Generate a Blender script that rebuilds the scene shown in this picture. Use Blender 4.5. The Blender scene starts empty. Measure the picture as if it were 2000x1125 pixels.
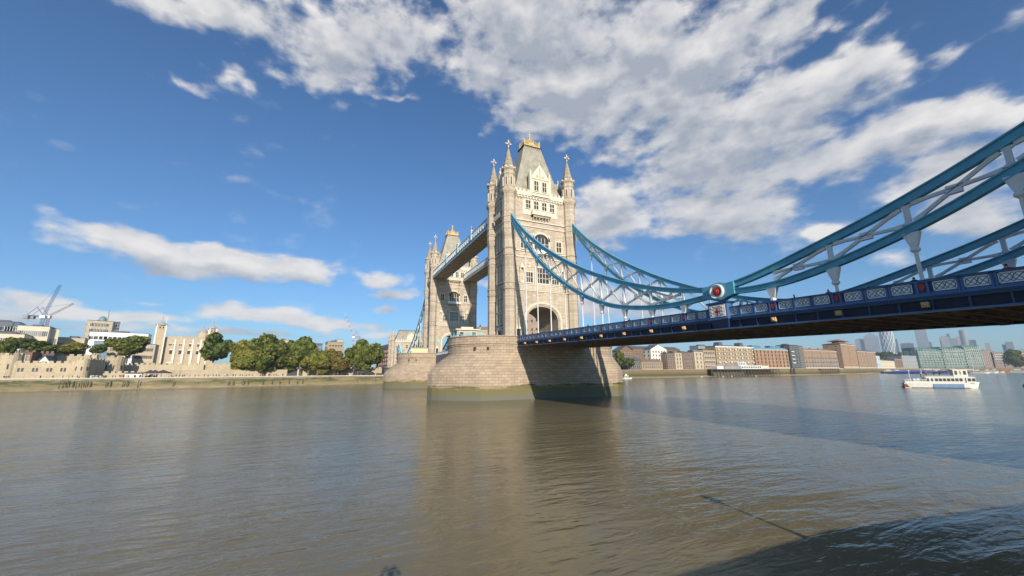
import bpy, bmesh, math, random
import numpy as np
from mathutils import Vector, Matrix
R_=math.radians
sc=bpy.context.scene
C=sc.collection
random.seed(7)
# ------------------------------------------------------------------ camera
CAM=Vector((-49.130,-134.903,5.921)); YAW,PIT,ROL,FPX=0.42989,0.21265,-0.00826,767.94
cd=bpy.data.cameras.new('camera'); cam=bpy.data.objects.new('camera',cd); C.objects.link(cam); sc.camera=cam
cd.sensor_width=36; cd.lens=36*FPX/2000; cd.clip_start=0.1; cd.clip_end=20000
F_=Vector((math.sin(YAW)*math.cos(PIT),math.cos(YAW)*math.cos(PIT),math.sin(PIT)))
Rt=Vector((math.cos(YAW),-math.sin(YAW),0)); Up=Rt.cross(F_)
R2=Rt*math.cos(ROL)+Up*math.sin(ROL); U2=-Rt*math.sin(ROL)+Up*math.cos(ROL)
cam.matrix_world=Matrix(((R2.x,U2.x,-F_.x,CAM.x),(R2.y,U2.y,-F_.y,CAM.y),(R2.z,U2.z,-F_.z,CAM.z),(0,0,0,1)))
def ray(x,y): return F_+(x-1000)/FPX*R2-(y-562.5)/FPX*U2
def proj(P):
    d=Vector(P)-CAM; w=d.dot(F_); return 1000+FPX*d.dot(R2)/w, 562.5-FPX*d.dot(U2)/w
def at(px,R,y=735):
    """ground position (x,y) at horizontal range R in the direction of photo column px"""
    d=ray(px,y); h=math.hypot(d.x,d.y); return CAM.x+R*d.x/h, CAM.y+R*d.y/h
def zat(P,y):
    lo,hi=-50.0,2000.0
    for _ in range(50):
        m=(lo+hi)/2
        if proj((P[0],P[1],m))[1]>y: lo=m
        else: hi=m
    return lo
# ------------------------------------------------------------------ sun and sky
SD=Vector((0.385,2.42,-1.0)).normalized()           # direction the sunlight travels
elev=math.asin(-SD.z); saz=math.atan2(-SD.x,-SD.y)   # clockwise from +Y
sl=bpy.data.lights.new('sun','SUN'); sl.energy=5.0; sl.angle=R_(0.53); sl.color=(1.0,0.90,0.76)
so=bpy.data.objects.new('sun',sl); C.objects.link(so); so.rotation_euler=SD.to_track_quat('-Z','Y').to_euler(); so.location=(0,-200,150)
sc.view_settings.view_transform='Standard'; sc.view_settings.look='None'; sc.view_settings.gamma=1; sc.view_settings.exposure=0.22
sc.cycles.max_bounces=6; sc.cycles.diffuse_bounces=3; sc.cycles.glossy_bounces=3; sc.cycles.transparent_max_bounces=16; sc.cycles.volume_bounces=0
sc.cycles.use_denoising=True
world=bpy.data.worlds.new('World'); sc.world=world; world.use_nodes=True
class NT:
    def __init__(s,t): s.t=t; s.n=t.nodes; s.l=t.links
    def add(s,typ,ins=None,**kw):
        n=s.n.new(typ)
        for k,v in kw.items(): setattr(n,k,v)
        for k,v in (ins or {}).items():
            i=n.inputs[k]
            if isinstance(v,bpy.types.NodeSocket): s.l.new(v,i)
            else: i.default_value=v
        return n
    def math(s,op,a,b=None,c=None,clamp=False):
        d={0:a}
        if b is not None: d[1]=b
        if c is not None: d[2]=c
        return s.add('ShaderNodeMath',d,operation=op,use_clamp=clamp).outputs[0]
    def mix(s,f,a,b,mode='MIX'):
        n=s.n.new('ShaderNodeMix'); n.data_type='RGBA'; n.blend_type=mode; n.clamp_factor=True
        for i,v in ((0,f),(6,a),(7,b)):
            if isinstance(v,bpy.types.NodeSocket): s.l.new(v,n.inputs[i])
            else: n.inputs[i].default_value=(v if i==0 else (tuple(v)+(1,))[:4])
        return n.outputs[2]
    def mr(s,v,a,b,c=0,d=1,smooth=False):
        n=s.add('ShaderNodeMapRange',{0:v,1:a,2:b,3:c,4:d}); 
        if smooth: n.interpolation_type='SMOOTHSTEP'
        return n.outputs[0]
# clouds: each row azimuth, elevation, half-width, half-height (degrees), tilt, strength -- placed on the sky sphere
CLOUDS=[]
def cl(x,y,wx,wy,tilt=0,s=1.0):
    d=ray(x,y).normalized(); a=math.degrees(math.atan2(d.x,d.y)); e=math.degrees(math.asin(d.z))
    def ae(x,y):
        d=ray(x,y).normalized(); return math.degrees(math.atan2(d.x,d.y)),math.degrees(math.asin(d.z))
    t=R_(tilt)
    p=ae(x+wx*math.cos(t),y-wx*math.sin(t)); q=ae(x+wy*math.sin(t),y+wy*math.cos(t))
    va=(p[0]-a,p[1]-e); vb=(q[0]-a,q[1]-e)
    big=1.3 if x>1150 and y<480 else 1.1
    CLOUDS.append((a,e,math.hypot(*va)*min(big,1.12),math.hypot(*vb)*big,math.atan2(va[1],va[0]),s))
exec("""
cl(400,18,190,55,-5,1.0);cl(520,60,70,40,-20,.7);cl(370,165,100,26,-22,.62);cl(450,155,60,32,-10,.62);cl(330,150,50,16,-38,.6)
cl(680,90,140,95,0,1.05);cl(640,155,90,32,-5,.9);cl(800,60,130,80,0,.95);cl(780,190,55,14,0,.6)
cl(1040,60,190,120,0,1.25);cl(950,130,110,80,-35,1.1);cl(1100,170,160,80,10,1.2);cl(1030,240,110,40,0,1.0);cl(1250,90,150,70,25,1.15)
cl(1400,100,250,60,32,1.1);cl(1270,190,140,45,32,1.05);cl(1540,30,90,50,35,1.0);cl(1560,200,220,62,28,1.15);cl(1400,290,240,62,22,1.15);cl(1680,140,110,45,20,1.0)
cl(1240,290,110,28,20,.9);cl(1780,250,260,46,17,1.12);cl(1500,330,250,50,15,1.0);cl(1900,225,120,36,12,1.05);cl(1390,400,150,45,15,1.0);cl(1460,430,130,40,12,.95)
cl(1190,390,80,42,-12,1.0);cl(1180,440,90,40,0,.85);cl(1630,100,120,22,30,.55);cl(1850,110,120,22,25,.6);cl(1680,60,80,18,40,.5);cl(1880,190,120,16,25,.55)
cl(1850,340,170,50,18,1.0);cl(1900,400,150,55,12,.95);cl(1950,430,100,50,0,.85);cl(1330,230,150,70,25,1.0);cl(1480,260,170,60,25,1.0);cl(1650,290,160,50,18,1.0);cl(1180,230,120,60,20,.9);cl(1700,30,60,40,0,.4);cl(1330,340,120,50,10,.9);cl(1620,455,55,18,20,.8);cl(1770,510,80,20,8,.7);cl(1560,500,60,16,10,.55)
cl(275,478,165,36,-12,1.1);cl(185,447,75,24,-5,.95);cl(450,515,190,34,-4,1.2);cl(590,525,70,32,-5,1.0);cl(330,530,55,14,-3,.85);cl(590,547,70,15,0,.85)
cl(745,548,66,20,0,1.05);cl(760,572,60,16,0,.85);cl(755,604,36,9,0,.85);cl(50,592,120,26,-5,1.0);cl(40,618,180,20,0,.8);cl(230,618,150,14,-2,.9)
cl(500,612,130,20,-5,1.05);cl(620,632,160,17,-6,.9);cl(720,636,70,14,-3,.9);cl(430,650,120,12,0,.8);cl(300,595,40,9,0,.6);cl(200,640,200,14,0,.6);cl(560,655,160,10,0,.55)
cl(700,655,120,9,0,.5);cl(1230,590,180,40,0,.8);cl(1150,560,60,25,0,.8);cl(1420,620,150,14,0,.35);cl(-150,500,120,40,0,.9);cl(2200,250,200,60,15,1.0)
cl(1000,-150,500,140,0,1.1);cl(1500,-120,300,100,20,1.0);cl(960,560,50,14,0,.6)
""")
def density_group(name,blobs):
    g=bpy.data.node_groups.new(name,'ShaderNodeTree')
    g.interface.new_socket('dir',in_out='INPUT',socket_type='NodeSocketVector'); g.interface.new_socket('density',in_out='OUTPUT',socket_type='NodeSocketFloat'); g.interface.new_socket('body',in_out='OUTPUT',socket_type='NodeSocketFloat')
    n=NT(g); gi=n.add('NodeGroupInput'); go=n.add('NodeGroupOutput')
    x,y,z=n.add('ShaderNodeSeparateXYZ',{0:gi.outputs[0]}).outputs
    zz=n.math('ADD',n.math('MAXIMUM',z,0.0),0.10)
    pl=n.add('ShaderNodeCombineXYZ',{0:n.math('DIVIDE',x,zz),1:n.math('DIVIDE',y,zz),2:0.0}).outputs[0]
    az=n.math('MULTIPLY',n.math('ARCTAN2',x,y),57.2958); el=n.math('MULTIPLY',n.math('ARCSINE',z),57.2958)
    ae=n.add('ShaderNodeCombineXYZ',{0:az,1:el,2:0.0}).outputs[0]; ae0=ae
    wn=n.add('ShaderNodeTexNoise',{'Vector':n.add('ShaderNodeVectorMath',{0:ae,1:(0.16,0.26,0)},operation='MULTIPLY').outputs[0],'Scale':1.0,'Detail':2.0,'Roughness':0.6},noise_dimensions='2D').outputs['Color']
    wv=n.add('ShaderNodeVectorMath',{0:wn,1:(0.5,0.5,0.5)},operation='SUBTRACT').outputs[0]
    amt=n.mr(el,0,35,1.2,6.5)
    wv=n.add('ShaderNodeVectorMath',{0:wv,'Scale':amt},operation='SCALE').outputs[0]
    ae=n.add('ShaderNodeVectorMath',{0:wv,1:(1.6,.8,0),2:ae},operation='MULTIPLY_ADD').outputs[0]
    prev=None
    for a,e,wa,we,t,s in blobs:
        m=n.n.new('ShaderNodeMapping'); m.vector_type='TEXTURE'
        m.inputs['Location'].default_value=(a,e,0); m.inputs['Rotation'].default_value=(0,0,t); m.inputs['Scale'].default_value=(wa*1.25,we*1.25,1)
        n.l.new(ae,m.inputs[0])
        L=n.add('ShaderNodeVectorMath',{0:m.outputs[0]},operation='LENGTH').outputs['Value']
        v=n.math('MULTIPLY',n.math('SUBTRACT',1.0,L,clamp=True),s)
        prev=v if prev is None else n.add('ShaderNodeMath',{0:prev,1:v,2:0.22},operation='SMOOTH_MAX').outputs[0]
    if prev is None: prev=0.0
    n1=n.add('ShaderNodeTexNoise',{'Vector':pl,'Scale':1.1,'Detail':8.0,'Roughness':0.54},noise_dimensions='2D').outputs[0]
    n2=n.add('ShaderNodeTexNoise',{'Vector':n.add('ShaderNodeVectorMath',{0:ae0,1:(.21,.42,0)},operation='MULTIPLY').outputs[0],'Scale':1.0,'Detail':7.0,'Roughness':0.55},noise_dimensions='2D').outputs[0]
    nn=n.math('SUBTRACT',n.math('MULTIPLY_ADD',n1,.80,n.math('MULTIPLY',n2,1.10)),0.95)
    amp=n.mr(prev,0.0,0.3,0.35,1.0)
    d=n.math('MULTIPLY_ADD',nn,n.math('MULTIPLY',amp,0.95),prev)
    n.l.new(n.math('SUBTRACT',d,0.20),go.inputs[0]); n.l.new(n.math('ADD',prev,n.math('MULTIPLY',nn,.14)),go.inputs[1])
    return g
def build_sky():
    """clouds are split over sectors of the sky so that each ray only works through the few near it"""
    w=NT(world.node_tree); w.n.clear()
    tc=w.add('ShaderNodeTexCoord').outputs['Generated']
    sx,sy,sz=w.add('ShaderNodeSeparateXYZ',{0:tc}).outputs
    az=w.math('MULTIPLY',w.math('ARCTAN2',sx,sy),57.2958); el=w.math('MULTIPLY',w.math('ARCSINE',sz),57.2958)
    sky=w.add('ShaderNodeTexSky',sky_type='NISHITA'); sky.sun_disc=False; sky.sun_elevation=elev; sky.sun_rotation=saz; sky.altitude=0; sky.air_density=1.0; sky.dust_density=0.6; sky.ozone_density=3.0
    tint=w.mix(1.0,sky.outputs[0],SKYTINT,'MULTIPLY')
    def leaf(blobs,name):
        g=density_group(name,blobs)
        def dens(v):
            q=w.n.new('ShaderNodeGroup'); q.node_tree=g; w.l.new(v,q.inputs[0]); return q.outputs
        d0,body=dens(tc)
        off=w.add('ShaderNodeVectorMath',{0:w.add('ShaderNodeVectorMath',{0:tc,1:(-0.01,-0.012,0.040)},operation='ADD').outputs[0]},operation='NORMALIZE').outputs[0]
        d1=dens(off)[0]
        cov=w.mr(d0,-0.02,0.50,0,1,True)
        thick=w.mr(body,0.15,0.85)
        rim=w.math('SUBTRACT',d0,d1)
        lit=w.math('ADD',w.math('MULTIPLY',rim,0.95),w.math('SUBTRACT',0.80,w.math('MULTIPLY',thick,0.68)),clamp=True)
        ccol=w.mix(lit,(4.1,4.5,5.3),(9.3,9.0,8.8))
        hcol=w.mix(w.mr(sz,0.0,0.10),(5.0,5.6,6.5),ccol)
        ccol=w.mix(0.5,hcol,ccol)
        al=w.math('MULTIPLY',cov,w.mr(sz,0.0,0.10,0.35,0.97))
        return w.add('ShaderNodeBackground',{0:w.mix(al,tint,ccol),1:SKYK}).outputs[0]
    def inside(c,a0,a1,e0,e1):
        a,e,wa,we,t,s=c; rx=1.25*math.hypot(wa*math.cos(t),we*math.sin(t))+5.5; ry=1.25*math.hypot(wa*math.sin(t),we*math.cos(t))+3.5
        return a+rx>a0 and a-rx<a1 and e+ry>e0 and e-ry<e1
    def split(a0,a1,e0,e1,depth):
        bl=[c for c in CLOUDS if inside(c,a0,a1,e0,e1)]
        if len(bl)<=11 or depth>=5: return leaf(bl,'cloud_density')
        best=None
        for k in (0,1):
            for f in (.3,.4,.5,.6,.7):
                lo,hi=((a0,a1),(e0,e1))[k]; m=lo+(hi-lo)*f
                A=(a0,m,e0,e1) if k==0 else (a0,a1,e0,m); B=(m,a1,e0,e1) if k==0 else (a0,a1,m,e1)
                na=sum(inside(c,*A) for c in CLOUDS); nb=sum(inside(c,*B) for c in CLOUDS)
                if best is None or max(na,nb)<best[0]: best=(max(na,nb),k,m,A,B)
        _,k,m,A,B=best
        s=w.math('GREATER_THAN',az if k==0 else el,m)
        return w.add('ShaderNodeMixShader',{0:s,1:split(*A,depth+1),2:split(*B,depth+1)}).outputs[0]
    front=split(-60,125,-5,90,0)
    back=leaf([],'cloud_density')
    isf=w.math('MULTIPLY',w.math('GREATER_THAN',az,-60),w.math('LESS_THAN',az,125)); isf=w.math('MULTIPLY',isf,w.math('GREATER_THAN',el,-5))
    plain=w.add('ShaderNodeBackground',{0:tint,1:SKYK}).outputs[0]
    rest=w.add('ShaderNodeMixShader',{0:w.math('GREATER_THAN',el,0),1:plain,2:back}).outputs[0]
    w.l.new(w.add('ShaderNodeMixShader',{0:isf,1:rest,2:front}).outputs[0],w.add('ShaderNodeOutputWorld').inputs[0])
    world.cycles.sampling_method='MANUAL'; world.cycles.sample_map_resolution=256
SKYK=0.082; SKYTINT=(0.74,1.10,1.40)
build_sky()
# ------------------------------------------------------------------ materials
MATS={}
def newmat(name):
    m=bpy.data.materials.new(name); m.use_nodes=True; t=NT(m.node_tree); p=t.n['Principled BSDF']; MATS[name]=m; return m,t,p
def M(name,col=None,rough=0.7,var=0.15,scale=1.5,metal=0.0,bump=0.0,spec=0.5):
    """plain surface with soft mottling"""
    if name in MATS: return MATS[name]
    m,t,p=newmat(name); co=t.add('ShaderNodeNewGeometry').outputs['Position']
    nz=t.add('ShaderNodeTexNoise',{'Vector':co,'Scale':scale,'Detail':5.0,'Roughness':.6}).outputs[0]
    d=tuple(c*(1-var) for c in col); h=tuple(min(1,c*(1+var)) for c in col)
    t.l.new(t.mix(t.mr(nz,.3,.7),d,h),p.inputs['Base Color']); p.inputs['Roughness'].default_value=rough; p.inputs['Metallic'].default_value=metal; p.inputs['Specular IOR Level'].default_value=spec
    if bump: t.l.new(t.add('ShaderNodeBump',{'Height':nz,'Strength':bump,'Distance':.05}).outputs[0],p.inputs['Normal'])
    return m
def wallco(t):
    """horizontal tangent coordinate and height, for any vertical face"""
    g=t.add('ShaderNodeTexCoord'); P=t.add('ShaderNodeSeparateXYZ',{0:g.outputs['Object']}).outputs; N=t.add('ShaderNodeSeparateXYZ',{0:g.outputs['Normal']}).outputs
    u=t.math('SUBTRACT',t.math('MULTIPLY',P[1],N[0]),t.math('MULTIPLY',P[0],N[1]))
    return t.add('ShaderNodeCombineXYZ',{0:u,1:P[2],2:0.0}).outputs[0]
def brick(name,c1,c2,mortar,bw,bh,msz=.03,rough=.85,stain=.25,uv=False,tide=None,sc1=.35,bump=.3,pale=0.0):
    if name in MATS: return MATS[name]
    m,t,p=newmat(name)
    co=t.add('ShaderNodeUVMap').outputs[0] if uv else wallco(t)
    b=t.add('ShaderNodeTexBrick',{'Vector':co,'Color1':c1+(1,),'Color2':c2+(1,),'Mortar':mortar+(1,),'Scale':1.0,'Mortar Size':msz,'Mortar Smooth':.3,'Bias':0.0,'Brick Width':bw,'Row Height':bh})
    pos=t.add('ShaderNodeNewGeometry').outputs['Position']
    n1=t.add('ShaderNodeTexNoise',{'Vector':pos,'Scale':sc1,'Detail':6.0,'Roughness':.65}).outputs[0]
    st=t.add('ShaderNodeVectorMath',{0:pos,1:(1.2,1.2,.12)},operation='MULTIPLY').outputs[0]
    n2=t.add('ShaderNodeTexNoise',{'Vector':st,'Scale':1.0,'Detail':5.0,'Roughness':.6}).outputs[0]
    col=t.mix(t.mr(n1,.35,.75,0,stain),b.outputs['Color'],tuple(x*.35 for x in c1))
    col=t.mix(t.mr(n2,.52,.72,0,stain),col,tuple(x*.45 for x in c1))
    if tide:
        z=t.add('ShaderNodeSeparateXYZ',{0:pos}).outputs[2]
        n3=t.add('ShaderNodeTexNoise',{'Vector':pos,'Scale':.28,'Detail':7.0,'Roughness':.75}).outputs[0]
        zz=t.math('ADD',z,t.math('MULTIPLY',t.math('SUBTRACT',n3,.5),2.6))
        n4=t.add('ShaderNodeTexNoise',{'Vector':t.add('ShaderNodeVectorMath',{0:pos,1:(.09,.09,.8)},operation='MULTIPLY').outputs[0],'Scale':1.0,'Detail':6.0,'Roughness':.75}).outputs[0]
        weed=t.mix(t.mr(n4,.42,.62),tide[3],tuple(.45*a+.55*b for a,b in zip(tide[4],c1)))
        g1=t.mr(zz,tide[0],tide[0]+.25,1,0); col=t.mix(g1,col,weed)
        g2=t.mr(zz,tide[1],tide[1]+.5,1,0); col=t.mix(g2,col,tide[4])
        g3=t.mr(zz,tide[2],tide[2]+.4,1,0); col=t.mix(g3,col,tide[5])
    t.l.new(col,p.inputs['Base Color']); p.inputs['Roughness'].default_value=rough; p.inputs['Specular IOR Level'].default_value=.3
    h=t.math('ADD',t.math('MULTIPLY',b.outputs['Fac'],-1.0),t.math('MULTIPLY',n1,.5))
    if bump: t.l.new(t.add('ShaderNodeBump',{'Height':h,'Strength':bump,'Distance':.05}).outputs[0],p.inputs['Normal'])
    return m
def glass(name,c1,c2,rough=.12,scale=.6):
    if name in MATS: return MATS[name]
    m,t,p=newmat(name); pos=t.add('ShaderNodeNewGeometry').outputs['Position']
    n=t.add('ShaderNodeTexNoise',{'Vector':pos,'Scale':scale,'Detail':2.0}).outputs[0]
    t.l.new(t.mix(t.mr(n,.4,.6),c1,c2),p.inputs['Base Color']); p.inputs['Roughness'].default_value=rough; p.inputs['Specular IOR Level'].default_value=.8
    return m
ST=brick('tower_granite',(.63,.53,.405),(.43,.355,.27),(.29,.235,.175),1.15,.42,.022,stain=.40)
PS=brick('pale_stone',(.74,.67,.54),(.66,.595,.475),(.42,.36,.28),.9,.45,.015,stain=.18)
PR=brick('pier_granite',(.50,.395,.29),(.39,.30,.215),(.15,.115,.08),1.55,.62,.035,uv=True,stain=.28,tide=(3.05,2.35,1.1,(.045,.06,.016),(.17,.15,.065),(.15,.15,.115)))
RF=M('roof_slate',(.315,.29,.225),.6,.3,.6,bump=.2)
GD=M('gilding',(.74,.53,.20),.35,.2,2,metal=.25)
CB=M('chain_blue',(.095,.34,.46),.38,.2,1.2)
CBL=M('pale_blue_paint',(.36,.58,.64),.4,.12,1.2)
CW=M('chain_white',(.66,.67,.66),.45,.1,1.5)
NV=M('deck_navy',(.016,.050,.135),.38,.25,1.0)
NL=M('parapet_blue',(.055,.13,.30),.4,.15,1.0)
RD=M('red_paint',(.42,.03,.02),.65,.12,3)
FR=M('fret_white',(.80,.80,.76),.5,.1,3)
SF=M('deck_underside',(.22,.17,.12),.85,.4,.5,bump=.3)
GL=glass('leaded_glass',(.035,.035,.035),(.075,.065,.05))
LAMPB=M('lamp_brass',(.55,.36,.16),.5,.2,3)
DK=M('dark_iron',(.02,.022,.026),.5,.2,2)
ASP=M('road_asphalt',(.06,.06,.058),.9,.2,2)
# ------------------------------------------------------------------ mesh builder
class MB:
    def __init__(s): s.v=[]; s.f=[]; s.m=[]; s.mats=[]; s.uv=None; s.T=None
    def mi(s,m):
        if m not in s.mats: s.mats.append(m)
        return s.mats.index(m)
    def add(s,vs,fs,m):
        o=len(s.v); T=s.T
        s.v+= [tuple(T@Vector(v)) for v in vs] if T is not None else [tuple(v) for v in vs]
        k=s.mi(m)
        for f in fs: s.f.append(tuple(i+o for i in f)); s.m.append(k)
    def box(s,x0,x1,y0,y1,z0,z1,m):
        s.add([(x0,y0,z0),(x1,y0,z0),(x1,y1,z0),(x0,y1,z0),(x0,y0,z1),(x1,y0,z1),(x1,y1,z1),(x0,y1,z1)],
              [(0,3,2,1),(4,5,6,7),(0,1,5,4),(1,2,6,5),(2,3,7,6),(3,0,4,7)],m)
    def frus(s,x0,x1,y0,y1,z0,X0,X1,Y0,Y1,z1,m):
        s.add([(x0,y0,z0),(x1,y0,z0),(x1,y1,z0),(x0,y1,z0),(X0,Y0,z1),(X1,Y0,z1),(X1,Y1,z1),(X0,Y1,z1)],
              [(0,3,2,1),(4,5,6,7),(0,1,5,4),(1,2,6,5),(2,3,7,6),(3,0,4,7)],m)
    def lathe(s,cx,cy,prof,n,m,ph=None,cap=True):
        ph=math.pi/n if ph is None else ph
        vs=[]; fs=[]
        for r,z in prof:
            for k in range(n):
                a=ph+2*math.pi*k/n; vs.append((cx+r*math.cos(a),cy+r*math.sin(a),z))
        for j in range(len(prof)-1):
            for k in range(n):
                k2=(k+1)%n; fs.append((j*n+k,j*n+k2,(j+1)*n+k2,(j+1)*n+k))
        if cap: fs.append(tuple(range((len(prof)-1)*n,len(prof)*n))); fs.append(tuple(reversed(range(n))))
        s.add(vs,fs,m)
    def prism(s,poly,ax,a,b,m):
        """2-D polygon (counter-clockwise) extruded along axis ax from a to b; poly coords are the other two axes in order"""
        def P(p,t):
            return (t,p[0],p[1]) if ax=='x' else (p[0],t,p[1]) if ax=='y' else (p[0],p[1],t)
        from mathutils.geometry import tessellate_polygon
        n=len(poly); vs=[P(p,a) for p in poly]+[P(p,b) for p in poly]
        tri=tessellate_polygon([[Vector((p[0],p[1],0)) for p in poly]])
        def area(t): 
            A,B,D=[poly[i] for i in t]; return (B[0]-A[0])*(D[1]-A[1])-(B[1]-A[1])*(D[0]-A[0])
        fl = (ax!='y')
        fs=[]
        for t in tri:
            t=tuple(t) if area(t)>0 else tuple(reversed(t))
            if (b>a)==fl: fs.append(tuple(reversed(t))); fs.append(tuple(i+n for i in t))
            else: fs.append(t); fs.append(tuple(i+n for i in reversed(t)))
        for i in range(n):
            j=(i+1)%n; q=(i,j,n+j,n+i)
            fs.append(q if (b>a)==fl else tuple(reversed(q)))
        s.add(vs,fs,m)
    def tube(s,p,q,r,m,n=6,r2=None):
        p=Vector(p); q=Vector(q); d=(q-p); 
        if d.length<1e-6: return
        d.normalize(); r2=r if r2 is None else r2
        a=d.cross(Vector((0,0,1)) if abs(d.z)<.9 else Vector((1,0,0))).normalized(); b=d.cross(a)
        vs=[p+r*(math.cos(2*math.pi*k/n)*a+math.sin(2*math.pi*k/n)*b) for k in range(n)]+[q+r2*(math.cos(2*math.pi*k/n)*a+math.sin(2*math.pi*k/n)*b) for k in range(n)]
        fs=[(k,(k+1)%n,n+(k+1)%n,n+k) for k in range(n)]+[tuple(reversed(range(n))),tuple(range(n,2*n))]
        s.add(vs,fs,m)
    def bar(s,p,q,w,h,m,side=Vector((1,0,0))):
        """rectangular bar: w across 'side', h in the other direction"""
        p=Vector(p);q=Vector(q);d=(q-p).normalized(); u=d.cross(side).normalized(); sd=side
        vs=[c+sd*(w/2*a)+u*(h/2*b) for c in (p,q) for a,b in ((-1,-1),(1,-1),(1,1),(-1,1))]
        s.add(vs,[(0,1,5,4),(1,2,6,5),(2,3,7,6),(3,0,4,7),(3,2,1,0),(4,5,6,7)],m)
    def sphere(s,c,r,m,n=8,k=5,sz=1.0):
        prof=[(max(1e-3,r*math.sin(math.pi*i/k)),c[2]-r*sz*math.cos(math.pi*i/k)) for i in range(k+1)]
        s.lathe(c[0],c[1],prof,n,m)
    def mesh(s,name):
        me=bpy.data.meshes.new(name); me.from_pydata(s.v,[],s.f)
        for m in s.mats: me.materials.append(m)
        me.polygons.foreach_set('material_index',s.m)
        if s.uv:
            u=me.uv_layers.new(name='UVMap'); fl=[]
            for p in me.polygons:
                for li in p.loop_indices: fl+=list(s.uv[me.loops[li].vertex_index])
            u.data.foreach_set('uv',fl)
        bm=bmesh.new(); bm.from_mesh(me); bmesh.ops.recalc_face_normals(bm,faces=bm.faces); bm.to_mesh(me); bm.free(); me.update(); return me
def link(name,me,parent=None,loc=(0,0,0),rz=0):
    o=bpy.data.objects.new(name,me); C.objects.link(o); o.parent=parent; o.location=loc; o.rotation_euler=(0,0,rz); return o
def part(name,mb,parent=None,loc=(0,0,0),rz=0,label=None):
    o=link(name,mb.mesh(name),parent,loc,rz)
    if label: o['label']=label
    return o
def tag(o,label=None,cat=None,group=None,kind=None):
    for k,v in (('label',label),('category',cat),('group',group),('kind',kind)):
        if v: o[k]=v
    return o
def thing(name,label,cat,loc=(0,0,0),rz=0,group=None):
    return tag(link(name,None,None,loc,rz),label,cat,group)
def structure(name,mb): return tag(part(name,mb),kind='structure')
def copy_tree(o,parent=None,root=True):
    c=o.copy(); C.objects.link(c); c.parent=parent
    for ch in list(KIDS(o)): copy_tree(ch,c,False)
    return c
def KIDS(o): return [x for x in o.children]
# ------------------------------------------------------------------ bridge
bridge=thing('bascule_bridge','great stone towered bridge with pale blue chains and navy deck spanning the river','bridge')
def ept(name,parent,loc=(0,0,0),rz=0,label=None):
    o=link(name,None,parent,loc,rz)
    if label: o['label']=label
    return o
SPS=M('spire_stone',(.34,.285,.22),.85,.25,1.5); WU=M('walkway_underside',(.50,.40,.28),.85,.2,1); NVD=M('navy_recess_shade',(.006,.012,.03),.7,.2,1); GRL=M('walk_roof',(.45,.47,.47),.6,.1,1); TQB=M('emblem_turquoise',(.20,.58,.66),.4,.08,1)
ZR=13.1          # road level on the piers
# ---- piers
def pier(cy,lab):
    root=ept('pier',bridge,(0,cy,0),label=lab)
    hw=10.67
    def outline(kind,n=18):
        pts=[]
        if kind=='low':
            L,Tp=18.6,28.0
            for k in range(n+1):      # east nose
                t=k/n; a=math.pi*(t-.5); s_=abs(math.sin(a)); 
                x=L+(Tp-L)*(1-s_**1.55); y=hw*math.sin(a); pts.append((x,y))
        else:
            L,r=12.4,hw-.45
            for k in range(n+1):
                a=math.pi*(k/n-.5); pts.append((L+(22.9-L)*math.cos(a),r*math.sin(a)))
        west=[(-x,-y) for x,y in pts]
        return pts+west
    def loop_mesh(rings,m):
        mb=MB(); n=len(rings[0][0]); vs=[]; uv=[]
        for o,z in rings:
            u=0; base=rings[0][0]
            for k in range(n+1):
                p=o[k%n]; vs.append((p[0],p[1],z)); uv.append((u,z))
                b0=base[k%n]; b1=base[(k+1)%n]; u+=math.hypot(b1[0]-b0[0],b1[1]-b0[1])
        W=n+1; fs=[]
        for j in range(len(rings)-1):
            for k in range(n): fs.append((j*W+k,j*W+k+1,(j+1)*W+k+1,(j+1)*W+k))
        fs.append(tuple((len(rings)-1)*W+k for k in range(n)))
        mb.add(vs,fs,m); mb.uv=uv; return mb
    lo=outline('low'); up=outline('up')
    def lerp(t,off=0): 
        return [(a[0]+(b[0]-a[0])*t, a[1]+(b[1]-a[1])*t) for a,b in zip(lo,up)]
    rings=[(lo,-3),(lo,.4),(lo,5.9)]
    for k in range(1,8):
        t=k/7; rings.append((lerp(t),5.9+4.3*t**.72))
    part('cutwater',loop_mesh(rings,PR),root)
    def grow(o,g): return [(p[0]*(1+g/20),p[1]*(1+g/10)) for p in o]
    part('pier_wall',loop_mesh([(up,9.5),(up,12.0),(grow(up,.12),12.1),(grow(up,.12),12.35),(grow(up,.28),12.5),(grow(up,.28),12.7),(grow(up,.12),12.8),(grow(up,.12),14.15),(grow(up,.3),14.2),(grow(up,.3),14.42),(grow(up,-.6),14.42),(grow(up,-.6),13.0)],PR),root)
    for x,y in ((-19.3,-8.15),(-16.6,-9.35)):
        mb=MB(); mb.box(x-.22,x+.22,y-.25,y+.25,11.1,11.75,DK); part('drain_recess',mb,root)
    return root
pier(-41.15,'nearer pier of coursed granite with green weed at the waterline')
pier(41.15,'farther granite pier under the far tower')
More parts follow.
